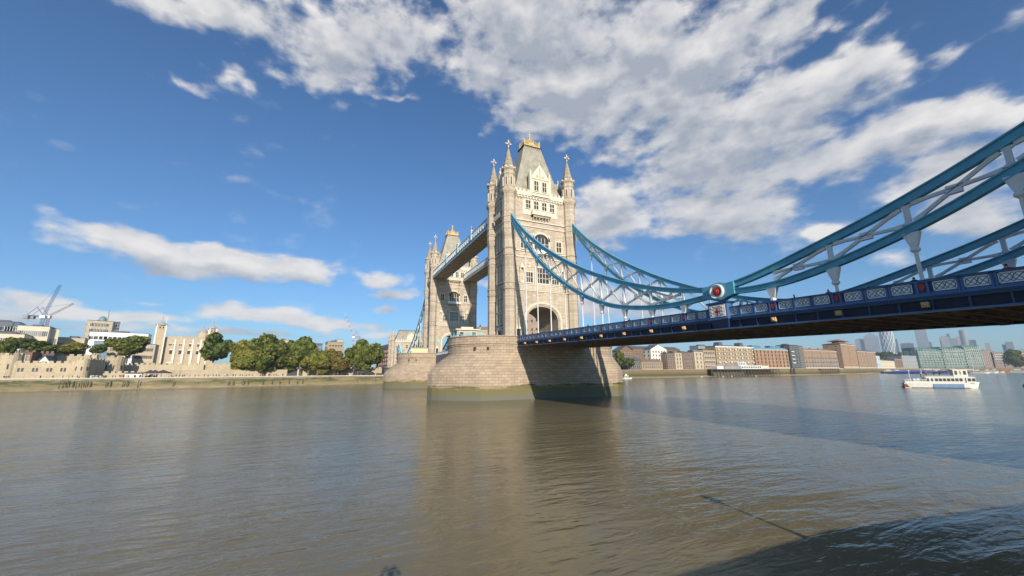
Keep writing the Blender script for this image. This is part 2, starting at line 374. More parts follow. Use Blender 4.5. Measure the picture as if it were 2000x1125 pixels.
# ---- tower
def arch_pts(hw,zs,zc,n=14,x0=0):
    """four-centred arch from right springing over to the left"""
    out=[]
    for k in range(n+1):
        a=math.pi*k/n; c=math.cos(a); s=math.sin(a)
        out.append((x0+hw*c, zs+(zc-zs)*(s**.85)))
    return out
FY,FX=5.35,9.33
def face_T(f):
    # local (s, out, z): s along the face, out = distance outwards
    if f=='S': return Matrix(((1,0,0,0),(0,-1,0,-FY),(0,0,1,0),(0,0,0,1)))
    if f=='N': return Matrix(((-1,0,0,0),(0,1,0,FY),(0,0,1,0),(0,0,0,1)))
    if f=='W': return Matrix(((0,-1,0,-FX),(-1,0,0,0),(0,0,1,0),(0,0,0,1)))
    return Matrix(((0,1,0,FX),(1,0,0,0),(0,0,1,0),(0,0,0,1)))
def window(mb,T,s0,s1,z0,z1,nl=2,tr=1,arched=False,fw=.38,out=.22):
    mb.T=T
    mb.box(s0,s1,0,.05,z0,z1 if not arched else z1-(s1-s0)*.45,GL)
    mb.box(s0-fw,s0,0,out,z0-fw,z1+(0 if arched else fw),PS); mb.box(s1,s1+fw,0,out,z0-fw,z1+(0 if arched else fw),PS)
    mb.box(s0,s1,0,out+.08,z0-fw,z0,PS)
    if arched:
        w=(s1-s0)/2; c=(s0+s1)/2; zs=z1-w*.9
        for a,b,o,m in ((w+fw,w,out,PS),):
            A=[(c+p[0],p[1]) for p in arch_pts(a,zs,z1+fw,12)]; B=[(c+p[0],p[1]) for p in arch_pts(b,zs,z1,12)]
            for k in range(12):
                q=[A[k],A[k+1],B[k+1],B[k]]
                mb.add([(p[0],0,p[1]) for p in q]+[(p[0],o,p[1]) for p in q],[(0,1,2,3),(7,6,5,4),(0,4,5,1),(2,6,7,3)],m)
        G=[(c+p[0],.05,p[1]) for p in arch_pts(w,zs,z1,12)]
        mb.add(G,[tuple(range(len(G)))],GL)
    else: mb.box(s0,s1,0,out,z1,z1+fw,PS)
    zt=z1-(s1-s0)*.25 if arched else z1
    for k in range(1,nl):
        x=s0+(s1-s0)*k/nl; mb.box(x-.07,x+.07,.05,.16,z0,zt,PS)
    for k in range(1,tr+1):
        z=z0+(zt-z0)*k/(tr+1)+.1*(tr==1); mb.box(s0,s1,.05,.14,z-.07,z+.07,PS)
def tower(cy,lab):
    root=ept('bridge_tower',bridge,(0,cy,0),label=lab)
    # walls with the road arch
    mb=MB()
    ap=arch_pts(4.6,18.6,22.6)
    poly=[(-9.0,12.6),(-4.6,12.6)]+list(reversed(ap))+[(4.6,12.6),(9.0,12.6),(9.0,26.5),(-9.0,26.5)]
    mb.prism(poly,'y',-FY,FY,ST)
    mb.box(-9.0,9.0,-FY,FY,26.5,53.0,ST)
    mb.box(-FX,-9.0,-4.1,4.1,12.6,53.0,ST); mb.box(9.0,FX,-4.1,4.1,12.6,53.0,ST)
    part('wall',mb,root)
    # arch mouldings
    for sg in (-1,1):
        mb=MB()
        for a,b,o in ((5.6,5.15,.45),(5.15,4.85,.28),(4.85,4.6,.12)):
            A=arch_pts(a,18.6,22.6+(a-4.6)*1.2,16); B=arch_pts(b,18.6,22.6+(b-4.6)*1.2,16)
            A=[(a,12.7)]+A+[(-a,12.7)]; B=[(b,12.7)]+B+[(-b,12.7)]
            for k in range(len(A)-1):
                q=[A[k],A[k+1],B[k+1],B[k]]; y0=sg*FY; y1=sg*(FY+o)
                mb.add([(p[0],y0,p[1]) for p in q]+[(p[0],y1,p[1]) for p in q],[(0,1,2,3),(7,6,5,4),(0,4,5,1),(2,6,7,3)],ST if o<.4 else PS)
        part('road_arch',mb,root)
    # corner turrets
    r=1.62
    prof=[(1.75,12.6),(1.75,14.3),(1.58,14.8),(1.55,26.3),(1.75,26.5),(1.75,26.75),(1.6,26.8),(1.6,27.9),(1.78,28.05),(1.78,28.3),(1.6,28.35),(1.58,35.2),(1.74,35.35),(1.74,35.6),(1.6,35.65),(1.6,36.9),(1.78,37.05),(1.78,37.3),(1.62,37.35),(1.62,40.5),(1.85,42.4),(1.85,43.9),(2.0,44.0),(2.0,44.3),(1.8,44.35),(1.8,45.5),(1.95,45.6),(1.95,45.85),(1.78,45.9),(1.75,51.9),(2.15,52.6),(2.25,53.0),(2.25,53.45),(1.85,53.6),(1.72,53.9),(1.7,57.6),(1.85,57.75),(1.85,58.0),(1.7,58.1),(1.75,58.8),(2.1,59.2),(2.1,59.5),(1.8,59.55)]
    for sx in (-1,1):
        for sy in (-1,1):
            mb=MB(); mb.lathe(0,0,prof,8,ST)
            for k in range(8):   # small blind lancets and crown merlons
                a=math.pi/4*k; T=Matrix.Rotation(a,4,'Z')
                mb.T=T
                mb.box(1.60,1.72,-.16,.16,54.6,56.6,GL)
                mb.box(1.60,1.78,-.32,-.18,54.3,56.9,PS); mb.box(1.60,1.78,.18,.32,54.3,56.9,PS)
                mb.box(1.72,2.02,-.25,.25,59.5,59.95,PS)
            mb.T=None
            t=part('turret',mb,root,(sx*FX,sy*FY,0))
            mb=MB(); mb.lathe(0,0,[(1.72,59.4),(1.25,61.2),(.80,63.2),(.34,65.2),(.16,65.9),(.3,66.0),(.12,66.2),(.10,67.0)],8,SPS)
            for zz in (60.6,62.0,63.4): mb.lathe(0,0,[(1.72-(zz-59.4)*.24+.04,zz),(1.72-(zz-59.4)*.24+.10,zz+.12),(1.72-(zz-59.4)*.24,zz+.24)],8,ST)
            mb.box(-.13,.13,-.13,.13,66.2,68.3,PS); mb.box(-.75,.75,-.14,.14,67.1,67.4,PS); mb.box(-.14,.14,-.75,.75,67.1,67.4,PS)
            for c in ((-.75,0,67.25),(.75,0,67.25),(0,0,68.3),(0,-.75,67.25),(0,.75,67.25)): mb.sphere(c,.2,PS,6,4)
            part('spire',mb,root,(sx*FX,sy*FY,0))
    # string courses, parapet and other trim
    mb=MB()
    for f,hs in (('S',7.9),('N',7.9),('W',3.9),('E',3.9)):
        mb.T=face_T(f)
        for z,o in ((26.5,.2),(28.05,.28),(35.4,.2),(37.05,.28),(44.1,.22),(45.6,.3)): mb.box(-hs,hs,-.1,o,z,z+.28,PS)
        mb.box(-hs,hs,-.1,.25,52.4,52.75,PS); mb.box(-hs,hs,-.1,.5,52.75,53.15,PS)
        for k in range(int(hs*2/.9)): mb.box(-hs+.9*k+.2,-hs+.9*k+.55,.1,.42,52.05,52.75,PS)
        mb.box(-hs,hs,.1,.42,53.15,54.0,PS)
        n=int(hs*2/1.15)
        for k in range(n):
            s=-hs+(k+.5)*2*hs/n
            if abs(s)>(3.0 if f in 'SN' else 2.1): mb.box(s-.33,s+.33,.1,.42,54.0,54.65,PS)
        mb.box(-hs+.2,hs-.2,.0,.12,26.9,28.0,PS)   # tracery band
        for k in range(int(hs*2/.8)):
            s=-hs+.6+.8*k
            if s<hs-.4: mb.box(s-.06,s+.06,.12,.18,26.9,28.0,ST); mb.box(s+.18,s+.54,.12,.15,27.15,27.75,ST)
    mb.T=None
    part('string_course',mb,root)
    # roof
    mb=MB()
    tiers=[(53.2,8.3,4.9),(55.0,7.25,4.55),(57.0,6.45,4.05),(63.5,4.6,2.95),(70.4,2.75,1.75)]
    for a,b in zip(tiers,tiers[1:]): mb.frus(-a[1],a[1],-a[2],a[2],a[0],-b[1],b[1],-b[2],b[2],b[0],RF)
    mb.box(-3.0,3.0,-2.0,2.0,70.4,70.8,DK)
    for k in range(9): mb.box(-2.7+k*.63,-2.42+k*.63,-1.98,-1.7,69.7,70.4,RF)
    part('roof',mb,root)
    mb=MB()
    mb.box(-2.6,2.6,-1.65,1.65,70.8,71.3,GD)
    for s in (-1,1):
        for sy in (-1,1): mb.lathe(s*2.45,sy*1.5,[(.22,71.3),(.22,72.4),(.05,73.2)],5,GD)
        for k in range(9): q=-2.2+.55*k; mb.lathe(q,s*1.5,[(.16,71.3),(.10,71.9+.9*(1-abs(q)/2.4)),(.2,72.1+.9*(1-abs(q)/2.4)),(.02,72.5+.9*(1-abs(q)/2.4))],5,GD)
        for k in range(5): q=-1.2+.6*k; mb.lathe(s*2.35,q,[(.16,71.3),(.10,72.3),(.2,72.5),(.02,72.9)],5,GD)
    mb.lathe(0,0,[(1.9,71.3),(1.6,72.3),(.95,73.2),(.35,73.9),(.22,74.6),(.1,74.9),(.1,76.2)],8,GD)
    mb.sphere((0,0,75.0),.34,GD,8,5); mb.sphere((0,0,76.3),.25,PS,6,4); mb.box(-.5,.5,-.07,.07,75.6,75.8,GD)
    part('crown_crest',mb,root)
    # dormers
    for f,w,mz in (('S',3.0,62.8),('N',3.0,62.8),('W',2.1,61.6),('E',2.1,61.6)):
        T=face_T(f); d=root
        mb=MB(); mb.T=T
        ze=mz-4.1 if w>2.5 else mz-3.4
        g=[(-w,52.9),(w,52.9),(w,ze),(w*.93,ze+.2),(0,mz),(-w*.93,ze+.2),(-w,ze)]
        def pr(poly,a,b,m): 
            n=len(poly); mb.add([(p[0],a,p[1]) for p in poly]+[(p[0],b,p[1]) for p in poly],[tuple(range(n)),tuple(reversed(range(n,2*n)))]+[(i,(i+1)%n,n+(i+1)%n,n+i) for i in range(n)],m)
        pr(g,-.3,.5,PS)
        g2=[(-w*.95,54),(w*.95,54),(w*.95,ze),(0,mz-.2),(-w*.95,ze)]
        pr(g2,-3.6 if f in 'SN' else -6.0,-.3,RF)
        for s in (-1,1):
            mb.box(s*w-.3,s*w+.3,-.3,.65,52.9,ze+1.0,PS)
            mb.add([(s*w-.3,-.3,ze+1),(s*w+.3,-.3,ze+1),(s*w+.3,.65,ze+1),(s*w-.3,.65,ze+1),(s*w,.2,ze+2.4)],[(0,1,4),(1,2,4),(2,3,4),(3,0,4)],PS)
        mb.box(-w,w,.5,.66,54.0,54.25,PS); mb.box(-w*.95,w*.95,.5,.62,ze-.6,ze-.4,ST)
        mb.box(-.12,.12,.5,.62,ze-.4,mz-1.2,ST)
        for s in (-.9,.9): mb.box(s*w*.33-.25,s*w*.33+.25,.5,.6,ze+.1,ze+.7,ST)
        mb.lathe(0,.1,[(.16,mz-.1),(.16,mz+.5),(.3,mz+.7),(.05,mz+1.1)],5,PS)
        dm=part('dormer',mb,root)
        Td=T@Matrix.Translation((0,.5,0))
        mb=MB()
        for c in ((-1.25,1.25) if w>2.5 else (0,)): window(mb,Td,c-.62,c+.62,54.7,57.5,2,1,False,.2,.14)
        part('dormer_window',mb,root)
    # windows by face
    for f in 'SN':
        T=face_T(f)
        mb=MB(); mb.T=T; mb.box(-5.3,5.3,0,.14,47.5,52.1,PS); part('stone_surround',mb,root)
        Tt=T@Matrix.Translation((0,.14,0))
        for c in (-3.7,-1.25,1.25,3.7):
            mb=MB(); window(mb,Tt,c-.66,c+.66,49.3,51.6,2,1,False,.16,.18); part('window',mb,root)
        mb=MB(); mb.T=T
        mb.box(-2.95,2.95,.1,1.25,47.4,47.7,PS); mb.box(-2.95,2.95,1.0,1.25,47.7,48.6,PS); mb.box(-2.95,-2.7,.1,1.0,47.7,48.6,PS); mb.box(2.7,2.95,.1,1.0,47.7,48.6,PS)
        mb.box(-2.95,2.95,.95,1.35,48.6,48.75,PS); mb.box(-2.5,2.5,.1,.9,46.9,47.4,ST)
        for k in range(6): s=-2.3+.92*k; mb.add([(s-.2,.1,45.9),(s+.2,.1,45.9),(s+.2,1.1,47.4),(s-.2,1.1,47.4),(s-.2,.1,47.4),(s+.2,.1,47.4)],[(0,1,2,3),(0,3,4),(1,5,2),(3,2,5,4)],ST)
        part('balcony',mb,root)
        mb=MB(); window(mb,T,-2.05,2.25,37.75,42.4,4,1,True,.5,.3); part('arched_window',mb,root)
        for c in (-5.3,5.55):
            mb=MB(); window(mb,T,c-.75,c+.75,37.9,40.8,2,1,False,.35,.2); part('window',mb,root)
        mb=MB(); mb.T=T; mb.box(-2.9,3.1,.1,1.1,36.5,36.8,PS); mb.box(-2.9,3.1,.9,1.1,36.8,37.6,FR)
        for k in range(5): s=-2.4+1.25*k; mb.box(s-.16,s+.16,.1,.8,35.75,36.5,ST)
        part('balcony',mb,root)
        mb=MB(); window(mb,T,-1.65,2.05,28.8,32.9,4,2,False,.4,.26); part('window',mb,root)
        for c in (-3.7,4.1):
            mb=MB(); window(mb,T,c-1.0,c+1.0,28.8,31.5,3,1,False,.3,.2); part('window',mb,root)
        for c in (-5.9,6.3):
            mb=MB(); mb.T=T
            mb.box(c-.55,c+.55,0,.5,28.4,31.2,PS); mb.box(c-.3,c+.3,.5,.55,29.2,31.6,ST)
            mb.box(c-.6,c-.35,0,.7,31.2,32.4,PS); mb.box(c+.35,c+.6,0,.7,31.2,32.4,PS)
            mb.add([(c-.7,0,32.4),(c+.7,0,32.4),(c+.7,.8,32.4),(c-.7,.8,32.4),(c,.3,34.0)],[(0,1,4),(1,2,4),(2,3,4),(3,0,4),(0,3,2,1)],PS)
            part('statue_niche',mb,root)
        mb=MB(); mb.T=T
        for c in (-3.6,4.0): mb=MB(); mb.T=T; mb.box(c-.12,c+.12,0,.25,32.2,34.2,PS); mb.box(c-.5,c+.5,0,.2,32.9,33.2,PS); mb.box(c-.4,c+.4,0,.2,33.7,33.95,PS); part('carved_finial',mb,root)
        for c in (-7.0,7.0):
            mb=MB(); mb.T=T; mb.box(c-.55,c+.55,0,.08,13.1,16.6,DK); mb.box(c-.85,c-.55,0,.35,13.1,16.6,PS); mb.box(c+.55,c+.85,0,.35,13.1,16.6,PS)
            mb.prism([(c-.85,16.6),(c+.85,16.6),(c,17.9)],'y',0,.35,PS)
            part('side_door',mb,root)
            if cy>0 and f=='S' and c<0: mb=MB(); mb.T=T; mb.prism([(c-.1,20.3),(c-.1,19.4),(c+.5,18.7),(c+1.1,19.4),(c+1.1,20.3),(c+.5,20.6)],'y',.0,.4,TQB); part('emblem_shield',mb,root)
    for f in 'WE':
        T=face_T(f)
        for z0,z1,a in ((18.2,20.9,False),(21.6,25.0,True),(29.2,34.2,True),(38.0,42.6,True),(49.2,51.9,False)):
            for c in (-1.05,1.05):
                mb=MB(); window(mb,T,c-.62,c+.62,z0,z1,2,1,a,.3,.5); part('window',mb,root)
        mb=MB(); mb.T=T
        mb.box(-2.2,2.2,.1,1.3,47.0,47.3,PS); mb.box(-2.2,2.2,1.05,1.3,47.3,48.3,PS)
        for k in range(5): s=-1.8+.9*k; mb.add([(s-.2,.1,45.9),(s+.2,.1,45.9),(s+.2,1.1,47),(s-.2,1.1,47),(s-.2,.1,47),(s+.2,.1,47)],[(0,1,2,3),(0,3,4),(1,5,2),(3,2,5,4)],ST)
        for k in range(8): s=-3.3+.95*k; mb.box(s-.2,s+.2,.1,.5,43.3,44.1,PS)
        part('balcony',mb,root)
        mb=MB(); mb.T=T; mb.box(-2.6,2.6,0,.3,17.2,17.6,PS); mb.box(-.16,.16,0,.5,17.6,27,PS); mb.sphere((0,.4,27.2),.3,PS,6,4)
        mb.box(-1.3,1.3,0,.06,13,16.2,DK); mb.box(-1.75,-1.3,0,.6,13,16.6,PS); mb.box(1.3,1.75,0,.6,13,16.6,PS); mb.prism([(-1.75,16.6),(1.75,16.6),(0,17.9)],'y',0,.6,PS)
        part('porch',mb,root)
    return root
tS=tower(-41.15,'nearer tower with corner turrets, steep slate roof and gilded crest')
tN=tower(41.15,'farther tower crossed by the shadows of the high walkways')
# ---- walkways
def walkway(sx):
    root=ept('walkway',bridge,label='high walkway on the near side' if sx<0 else 'high walkway on the far side')
    x0,x1=sorted((sx*4.3,sx*10.2)); y0,y1=-35.7,35.7
    mb=MB(); mb.box(x0+.25,x1-.25,y0,y1,47.75,47.95,WU)
    for k in range(26): y=y0+1.4+k*2.8; mb.box(x0+.2,x1-.2,y-.1,y+.1,47.55,47.75,WU)
    for x in (x0+2,x1-2): mb.box(x-.08,x+.08,y0,y1,47.55,47.75,WU)
    part('underside',mb,root)
    for x,s in ((x0,-1),(x1,1)):
        mb=MB()
        mb.box(x-.14,x+.14,y0,y1,47.3,47.62,CBL); mb.box(x-.10,x+.10,y0,y1,47.62,48.15,NL); mb.box(x-.16,x+.16,y0,y1,48.15,48.3,CBL)
        mb.box(x-.14,x+.14,y0,y1,50.35,50.6,CBL)
        N=34; d=(y1-y0)/N
        for k in range(N):
            a=y0+k*d; b=a+d
            mb.bar((x,a,48.3),(x,b,50.35),.10,.16,FR); mb.bar((x,b,48.3),(x,a,50.35),.10,.16,FR)
            mb.box(x-.06,x+.06,b-.06,b+.06,48.3,50.35,FR)
            mb.bar((x,a,49.3),(x,a+d/2,50.3),.06,.08,FR); mb.bar((x,a+d/2,50.3),(x,b,49.3),.06,.08,FR)
        part('lattice_side',mb,root)
    mb=MB(); mb.box(x0+1.2,x1-1.2,y0,y1,48.0,49.9,glass('walk_glass',(.16,.20,.23),(.28,.32,.34))); mb.box(x0+1.0,x1-1.0,y0,y1,49.9,50.1,GRL)
    part('glazed_corridor',mb,root)
    mb=MB()
    xo=x0 if sx<0 else x1
    for y in (-18,-3,12): mb.box(xo-.25,xo+.25,y-.7,y+.7,48.3,51.9,CBL); mb.box(xo-.3,xo+.3,y-.9,y+.9,51.5,51.8,FR)
    part('crest_panel',mb,root)
walkway(-1); walkway(1)
mb=MB(); mb.tube((-3,3,50.5),(-3,3,62),.10,FR,6,.05); mb.box(-3.03,-2.97,1.2,3,59.2,60.8,RD); mb.box(-3.04,-2.96,1.2,2.4,59.8,60.2,FR)
part('flagpole',mb,bridge)
# ---- bascule leaves between the piers
mb=MB()
for sx in (-1,1):
    pts=[(-30.6,14.3),(-30.6,7.6)]+[(-30.6+61.2*k/16, 7.6+5.0*math.sin(math.pi*k/16)**.7) for k in range(1,16)]+[(30.6,7.6),(30.6,14.3)]
    a,b=sorted((sx*8.3,sx*8.6)); poly=pts
    mb.prism(poly,'x',a,b,NV); mb.box(min(a,b)-.05,max(a,b)+.05,-30.6,30.6,14.3,14.45,CBL)
    for k in range(24):
        y=-29.5+k*2.56; xx=sx*8.66
        mb.box(xx-.05,xx+.05,y-.9,y+.9,13.35,14.15,FR)
mb.box(-8.3,8.3,-30.6,30.6,12.5,13.1,ASP)
for k in range(12): y=-28+k*5.1; mb.box(-8.3,8.3,y-.2,y+.2,11.6,12.5,DK)
part('bascule_leaf',mb,bridge)
# ---- chains
def lut(tab):
    xs=[-a for a,_ in tab]; zs=[b for _,b in tab]
    return lambda y: float(np.interp(-y,xs,zs))
def smooth(tab,n=40):
    t=np.array(tab); y=np.linspace(t[0,0],t[-1,0],n); z=np.interp(-y,-t[:,0],t[:,1])
    for _ in range(3): z[1:-1]=(z[:-2]+2*z[1:-1]+z[2:])/4
    return [(float(a),float(b)) for a,b in zip(y,z)]
UL=smooth([(-47.4,46.6),(-50,43.8),(-55.4,38.8),(-61,34.5),(-65.6,31.3),(-70.7,28.1),(-75.9,25.15),(-80.2,22.9),(-88.2,19.4),(-93.1,17.65),(-97.4,16.35),(-101.1,15.55),(-103.8,15.2)])
LL=smooth([(-47.4,46.0),(-50,42.6),(-53,38.9),(-56.4,35.3),(-60.8,31.2),(-65.4,27.3),(-70.4,23.75),(-75.6,20.6),(-79.9,18.4),(-85.1,16.3),(-88.4,15.45),(-93.8,14.55),(-96.7,14.3),(-99.1,14.25),(-101,14.3),(-103.8,14.45)])
US=smooth([(-106.0,15.15),(-107.4,15.3),(-109,15.55),(-111,15.98),(-113.2,16.5),(-116,17.2),(-119.7,18.15),(-121.9,18.85),(-124.6,19.75),(-127.7,20.95),(-131,22.3),(-134.4,23.8)])
LS=smooth([(-106.0,14.55),(-107.9,14.35),(-110.3,14.28),(-112.5,14.42),(-114.1,14.65),(-117.1,15.2),(-119.3,15.75),(-121.3,16.3),(-124.2,17.3),(-127.5,18.7),(-131,20.4),(-134.4,22.2)])
fU=lambda y: float(np.interp(-y,[-a for a,_ in UL+US],[b for _,b in UL+US])); fL=lambda y: float(np.interp(-y,[-a for a,_ in LL+LS],[b for _,b in LL+LS]))
JY,JZ=-104.9,14.72
NODES=[-55.9-5.48*k for k in range(15)]
ptop=lambda y: 14.31-0.0278*(-53-y)       # top of the parapet along the side span
def chord(mb,pts,h0,h1,m=None):
    """riveted box chord: top and bottom flange plates with a sunk web"""
    m=m or CB
    n=len(pts); rows=[]
    for i,(y,z) in enumerate(pts):
        a=pts[max(0,i-1)]; b=pts[min(n-1,i+1)]; d=Vector((0,b[0]-a[0],b[1]-a[1])).normalized(); u=Vector((0,d.z,-d.y)); 
        if u.z<0: u=-u
        rows.append((Vector((0,y,z)),u))
    H=lambda i: h0+(h1-h0)*i/(n-1)
    sec=[(-.42,.5,.36),(-.26,.36,-.36),(-.42,-.36,-.5)]
    for w,t,b in ((.28,1,.70),(.12,.70,-.68),(.28,-.68,-1)):
        vs=[];fs=[]
        for i,(p,u) in enumerate(rows):
            hh=H(i)/2
            for s,e in ((-w,b),(w,b),(w,t),(-w,t)): vs.append(p+Vector((s,0,0))+u*hh*e)
        for i in range(n-1):
            for k in range(4): fs.append((i*4+k,i*4+(k+1)%4,(i+1)*4+(k+1)%4,(i+1)*4+k))
        fs+=[(3,2,1,0),tuple((n-1)*4+k for k in range(4))]
        mb.add(vs,fs,m)
def web_member(mb,p,q,w0,w1,m=CW,flare=1.6):
    """flared cast strut between two chord points"""
    p=Vector(p);q=Vector(q);d=q-p
    for a,b,h0,h1 in ((0,.16,w0*flare,w0),(.16,.84,w0,w1),(.84,1,w1,w1*flare)):
        A=p+d*a;B=p+d*b; u=d.cross(Vector((1,0,0))).normalized()
        vs=[c+Vector((s*.13,0,0))+u*(h/2*t) for c,h in ((A,h0),(B,h1)) for s,t in ((-1,-1),(1,-1),(1,1),(-1,1))]
        mb.add(vs,[(0,1,5,4),(1,2,6,5),(2,3,7,6),(3,0,4,7),(3,2,1,0),(4,5,6,7)],m)
    # outstanding flange along the middle
    mb.bar(p+d*.1,q-d*.1,.34,.06,m)
def chainset(X,rz=0,lab=None):
    root=ept('suspension_chain',bridge,(0,0,0),rz,lab)
    for nm,a,b in (('long_chain',UL,LL),('short_chain',US,LS)):
        mb=MB(); mb.T=Matrix.Translation((X,0,0)); lng=nm=='long_chain'
        chord(mb,a,.92 if lng else .68,.60 if lng else .74); chord(mb,b,.82 if lng else .60,.60 if lng else .72)
        for (pts) in (a,b):      # cover plates at the joints
            for y in NODES:
                pass
        part(nm,mb,root)
    ys=[y for y in NODES if y>JY+2]; ys2=[y for y in NODES if y<JY-2]+[-137.0]
    for seq in (ys,ys2):
        for i,y in enumerate(seq):
            zu,zl=fU(y),fL(y)
            if zu-zl>1.6 and y>-135:
                mb=MB(); mb.T=Matrix.Translation((X,0,0)); web_member(mb,(0,y,zl+.4),(0,y,zu-.4),.34,.34,flare=2.6); part('post',mb,root)
            if i<len(seq)-1 or seq is ys:
                y2=seq[i+1] if i<len(seq)-1 else y-3.0
                if y2<-135: continue
                mb=MB(); mb.T=Matrix.Translation((X,0,0))
                if fU((y+y2)/2)-fL((y+y2)/2)>1.9:
                    a0,a1=y-.35,y2+.35
                    web_member(mb,(0,a0,fU(a0)-.45),(0,a1,fL(a1)+.45),.24,.24); web_member(mb,(0,a0,fL(a0)+.45),(0,a1,fU(a1)-.45),.24,.24)
                    ym=(y+y2)/2; zm=(fU(ym)+fL(ym))/2; mb.box(-.17,.17,ym-.4,ym+.4,zm-.32,zm+.32,CW)
                    part('diagonal_brace',mb,root)
    mb=MB(); mb.T=Matrix.Translation((X,0,0)); y=-50.6
    web_member(mb,(0,-51.2,fL(-51.2)+.3),(0,-55.2,fU(-55.2)-.3),.18,.18); web_member(mb,(0,-52.2,fU(-52.2)-.4),(0,-55.4,fL(-55.4)+.3),.18,.18); part('diagonal_brace',mb,root)
    for y in NODES:
        if y<-134: continue
        if abs(y-JY)<2: continue
        zl=fL(y)-.4; zp=ptop(y)-1.3
        mb=MB(); mb.T=Matrix.Translation((X,y,0))
        if zl-zp>.7:
            k=min(1.0,(zl-zp)*.35)
            mb.frus(-.16,.16,-.2,.2,zl-k,-.26,.26,-.50,.50,zl+.1,CW); mb.lathe(0,0,[(.16,zl-k-.45),(.3,zl-k-.3),(.3,zl-k-.15),(.2,zl-k)],8,CW)
            mb.lathe(0,0,[(.13,zp),(.12,zl-k-.3)],8,CW)
        else: mb.box(-.25,.25,-.4,.4,zp,zl+.2,CW)
        part('hanger',mb,root)
    # joint casting
    mb=MB(); T=Matrix.Translation((X,0,0)); mb.T=T
    poly=[(-102.9,14.15),(-102.9,15.5),(-103.9,15.55),(-104.5,15.72),(-105.3,15.72),(-105.9,15.5),(-106.9,15.55),(-106.9,14.15),(-106.0,13.95),(-105.4,13.72),(-104.4,13.72),(-103.8,14.0)]
    mb.prism(poly,'x',-.42,.42,CB); part('joint_casting',mb,root)
    s=-1 if X<0 else 1
    for side in (-1,1):
        mb=MB(); RT=Matrix.Translation((X+side*.42,JY,JZ))@Matrix.Rotation(math.pi/2*side,4,'Y'); mb.T=RT
        mb.lathe(0,0,[(.86,0),(.86,.22),(.76,.3),(.64,.14),(.50,.12),(.50,.1)],28,CW); part('medallion_ring',mb,root)
        mb=MB(); mb.T=RT; mb.lathe(0,0,[(.50,.1),(.48,.2),(.38,.24),(.34,.32),(.2,.34),(.16,.40),(.02,.41)],24,RD); part('medallion_boss',mb,root)
    return root
chainset(-9.35,0,'near suspension chain over the right hand span'); chainset(9.35,0,'far suspension chain over the right hand span')
chainset(-9.35,math.pi,'far side chain beyond the far tower'); chainset(9.35,math.pi,'near side chain beyond the far tower')
# ---- side span deck
def fret(mb,X,s,y0,y1,z0,z1,sl):
    """pierced panel: white ground with dark interlaced reveals, framed"""
    zc=lambda y,t: t+sl*(y-(y0+y1)/2)
    def sk(a,b,c,d,xa,xb,m):   # sheared box following the deck slope
        vs=[(x,y,zc(y,z)) for x in (xa,xb) for y,z in ((a,c),(b,c),(b,d),(a,d))]
        mb.add(vs,[(0,1,2,3),(7,6,5,4),(0,4,5,1),(1,5,6,2),(2,6,7,3),(3,7,4,0)],m)
    xa=X; f=.05
    sk(y0,y1,z0,z1,xa-.02,xa+.02,FR)
    xo=xa+s*.02; xp=xa+s*.06
    for a,b,c,d in ((y0,y1,z0,z0+f),(y0,y1,z1-f,z1),(y0,y0+f,z0,z1),(y1-f,y1,z0,z1)): sk(a,b,c,d,min(xo,xp),max(xo,xp),FR)
    # interlaced reveals
    w=y1-y0-2*f; h=z1-z0-2*f; cy=(y0+y1)/2; cz=(z0+z1)/2
    def seg(p,q,t=.028): 
        P=Vector((xa+s*.035,p[0],zc(p[0],p[1]))); Q=Vector((xa+s*.035,q[0],zc(q[0],q[1]))); mb.bar(P,Q,.03,t,NV)
    for half in (-1,1):
        c=cy+half*w/4
        for k in (-1,1): seg((c-w/4,cz-k*h/2),(c+w/4,cz+k*h/2))
        pts=[(c+w*.235*math.cos(a),cz+h*.44*math.sin(a)) for a in [math.pi*2*i/10 for i in range(11)]]
        for p,q in zip(pts,pts[1:]): seg(p,q)
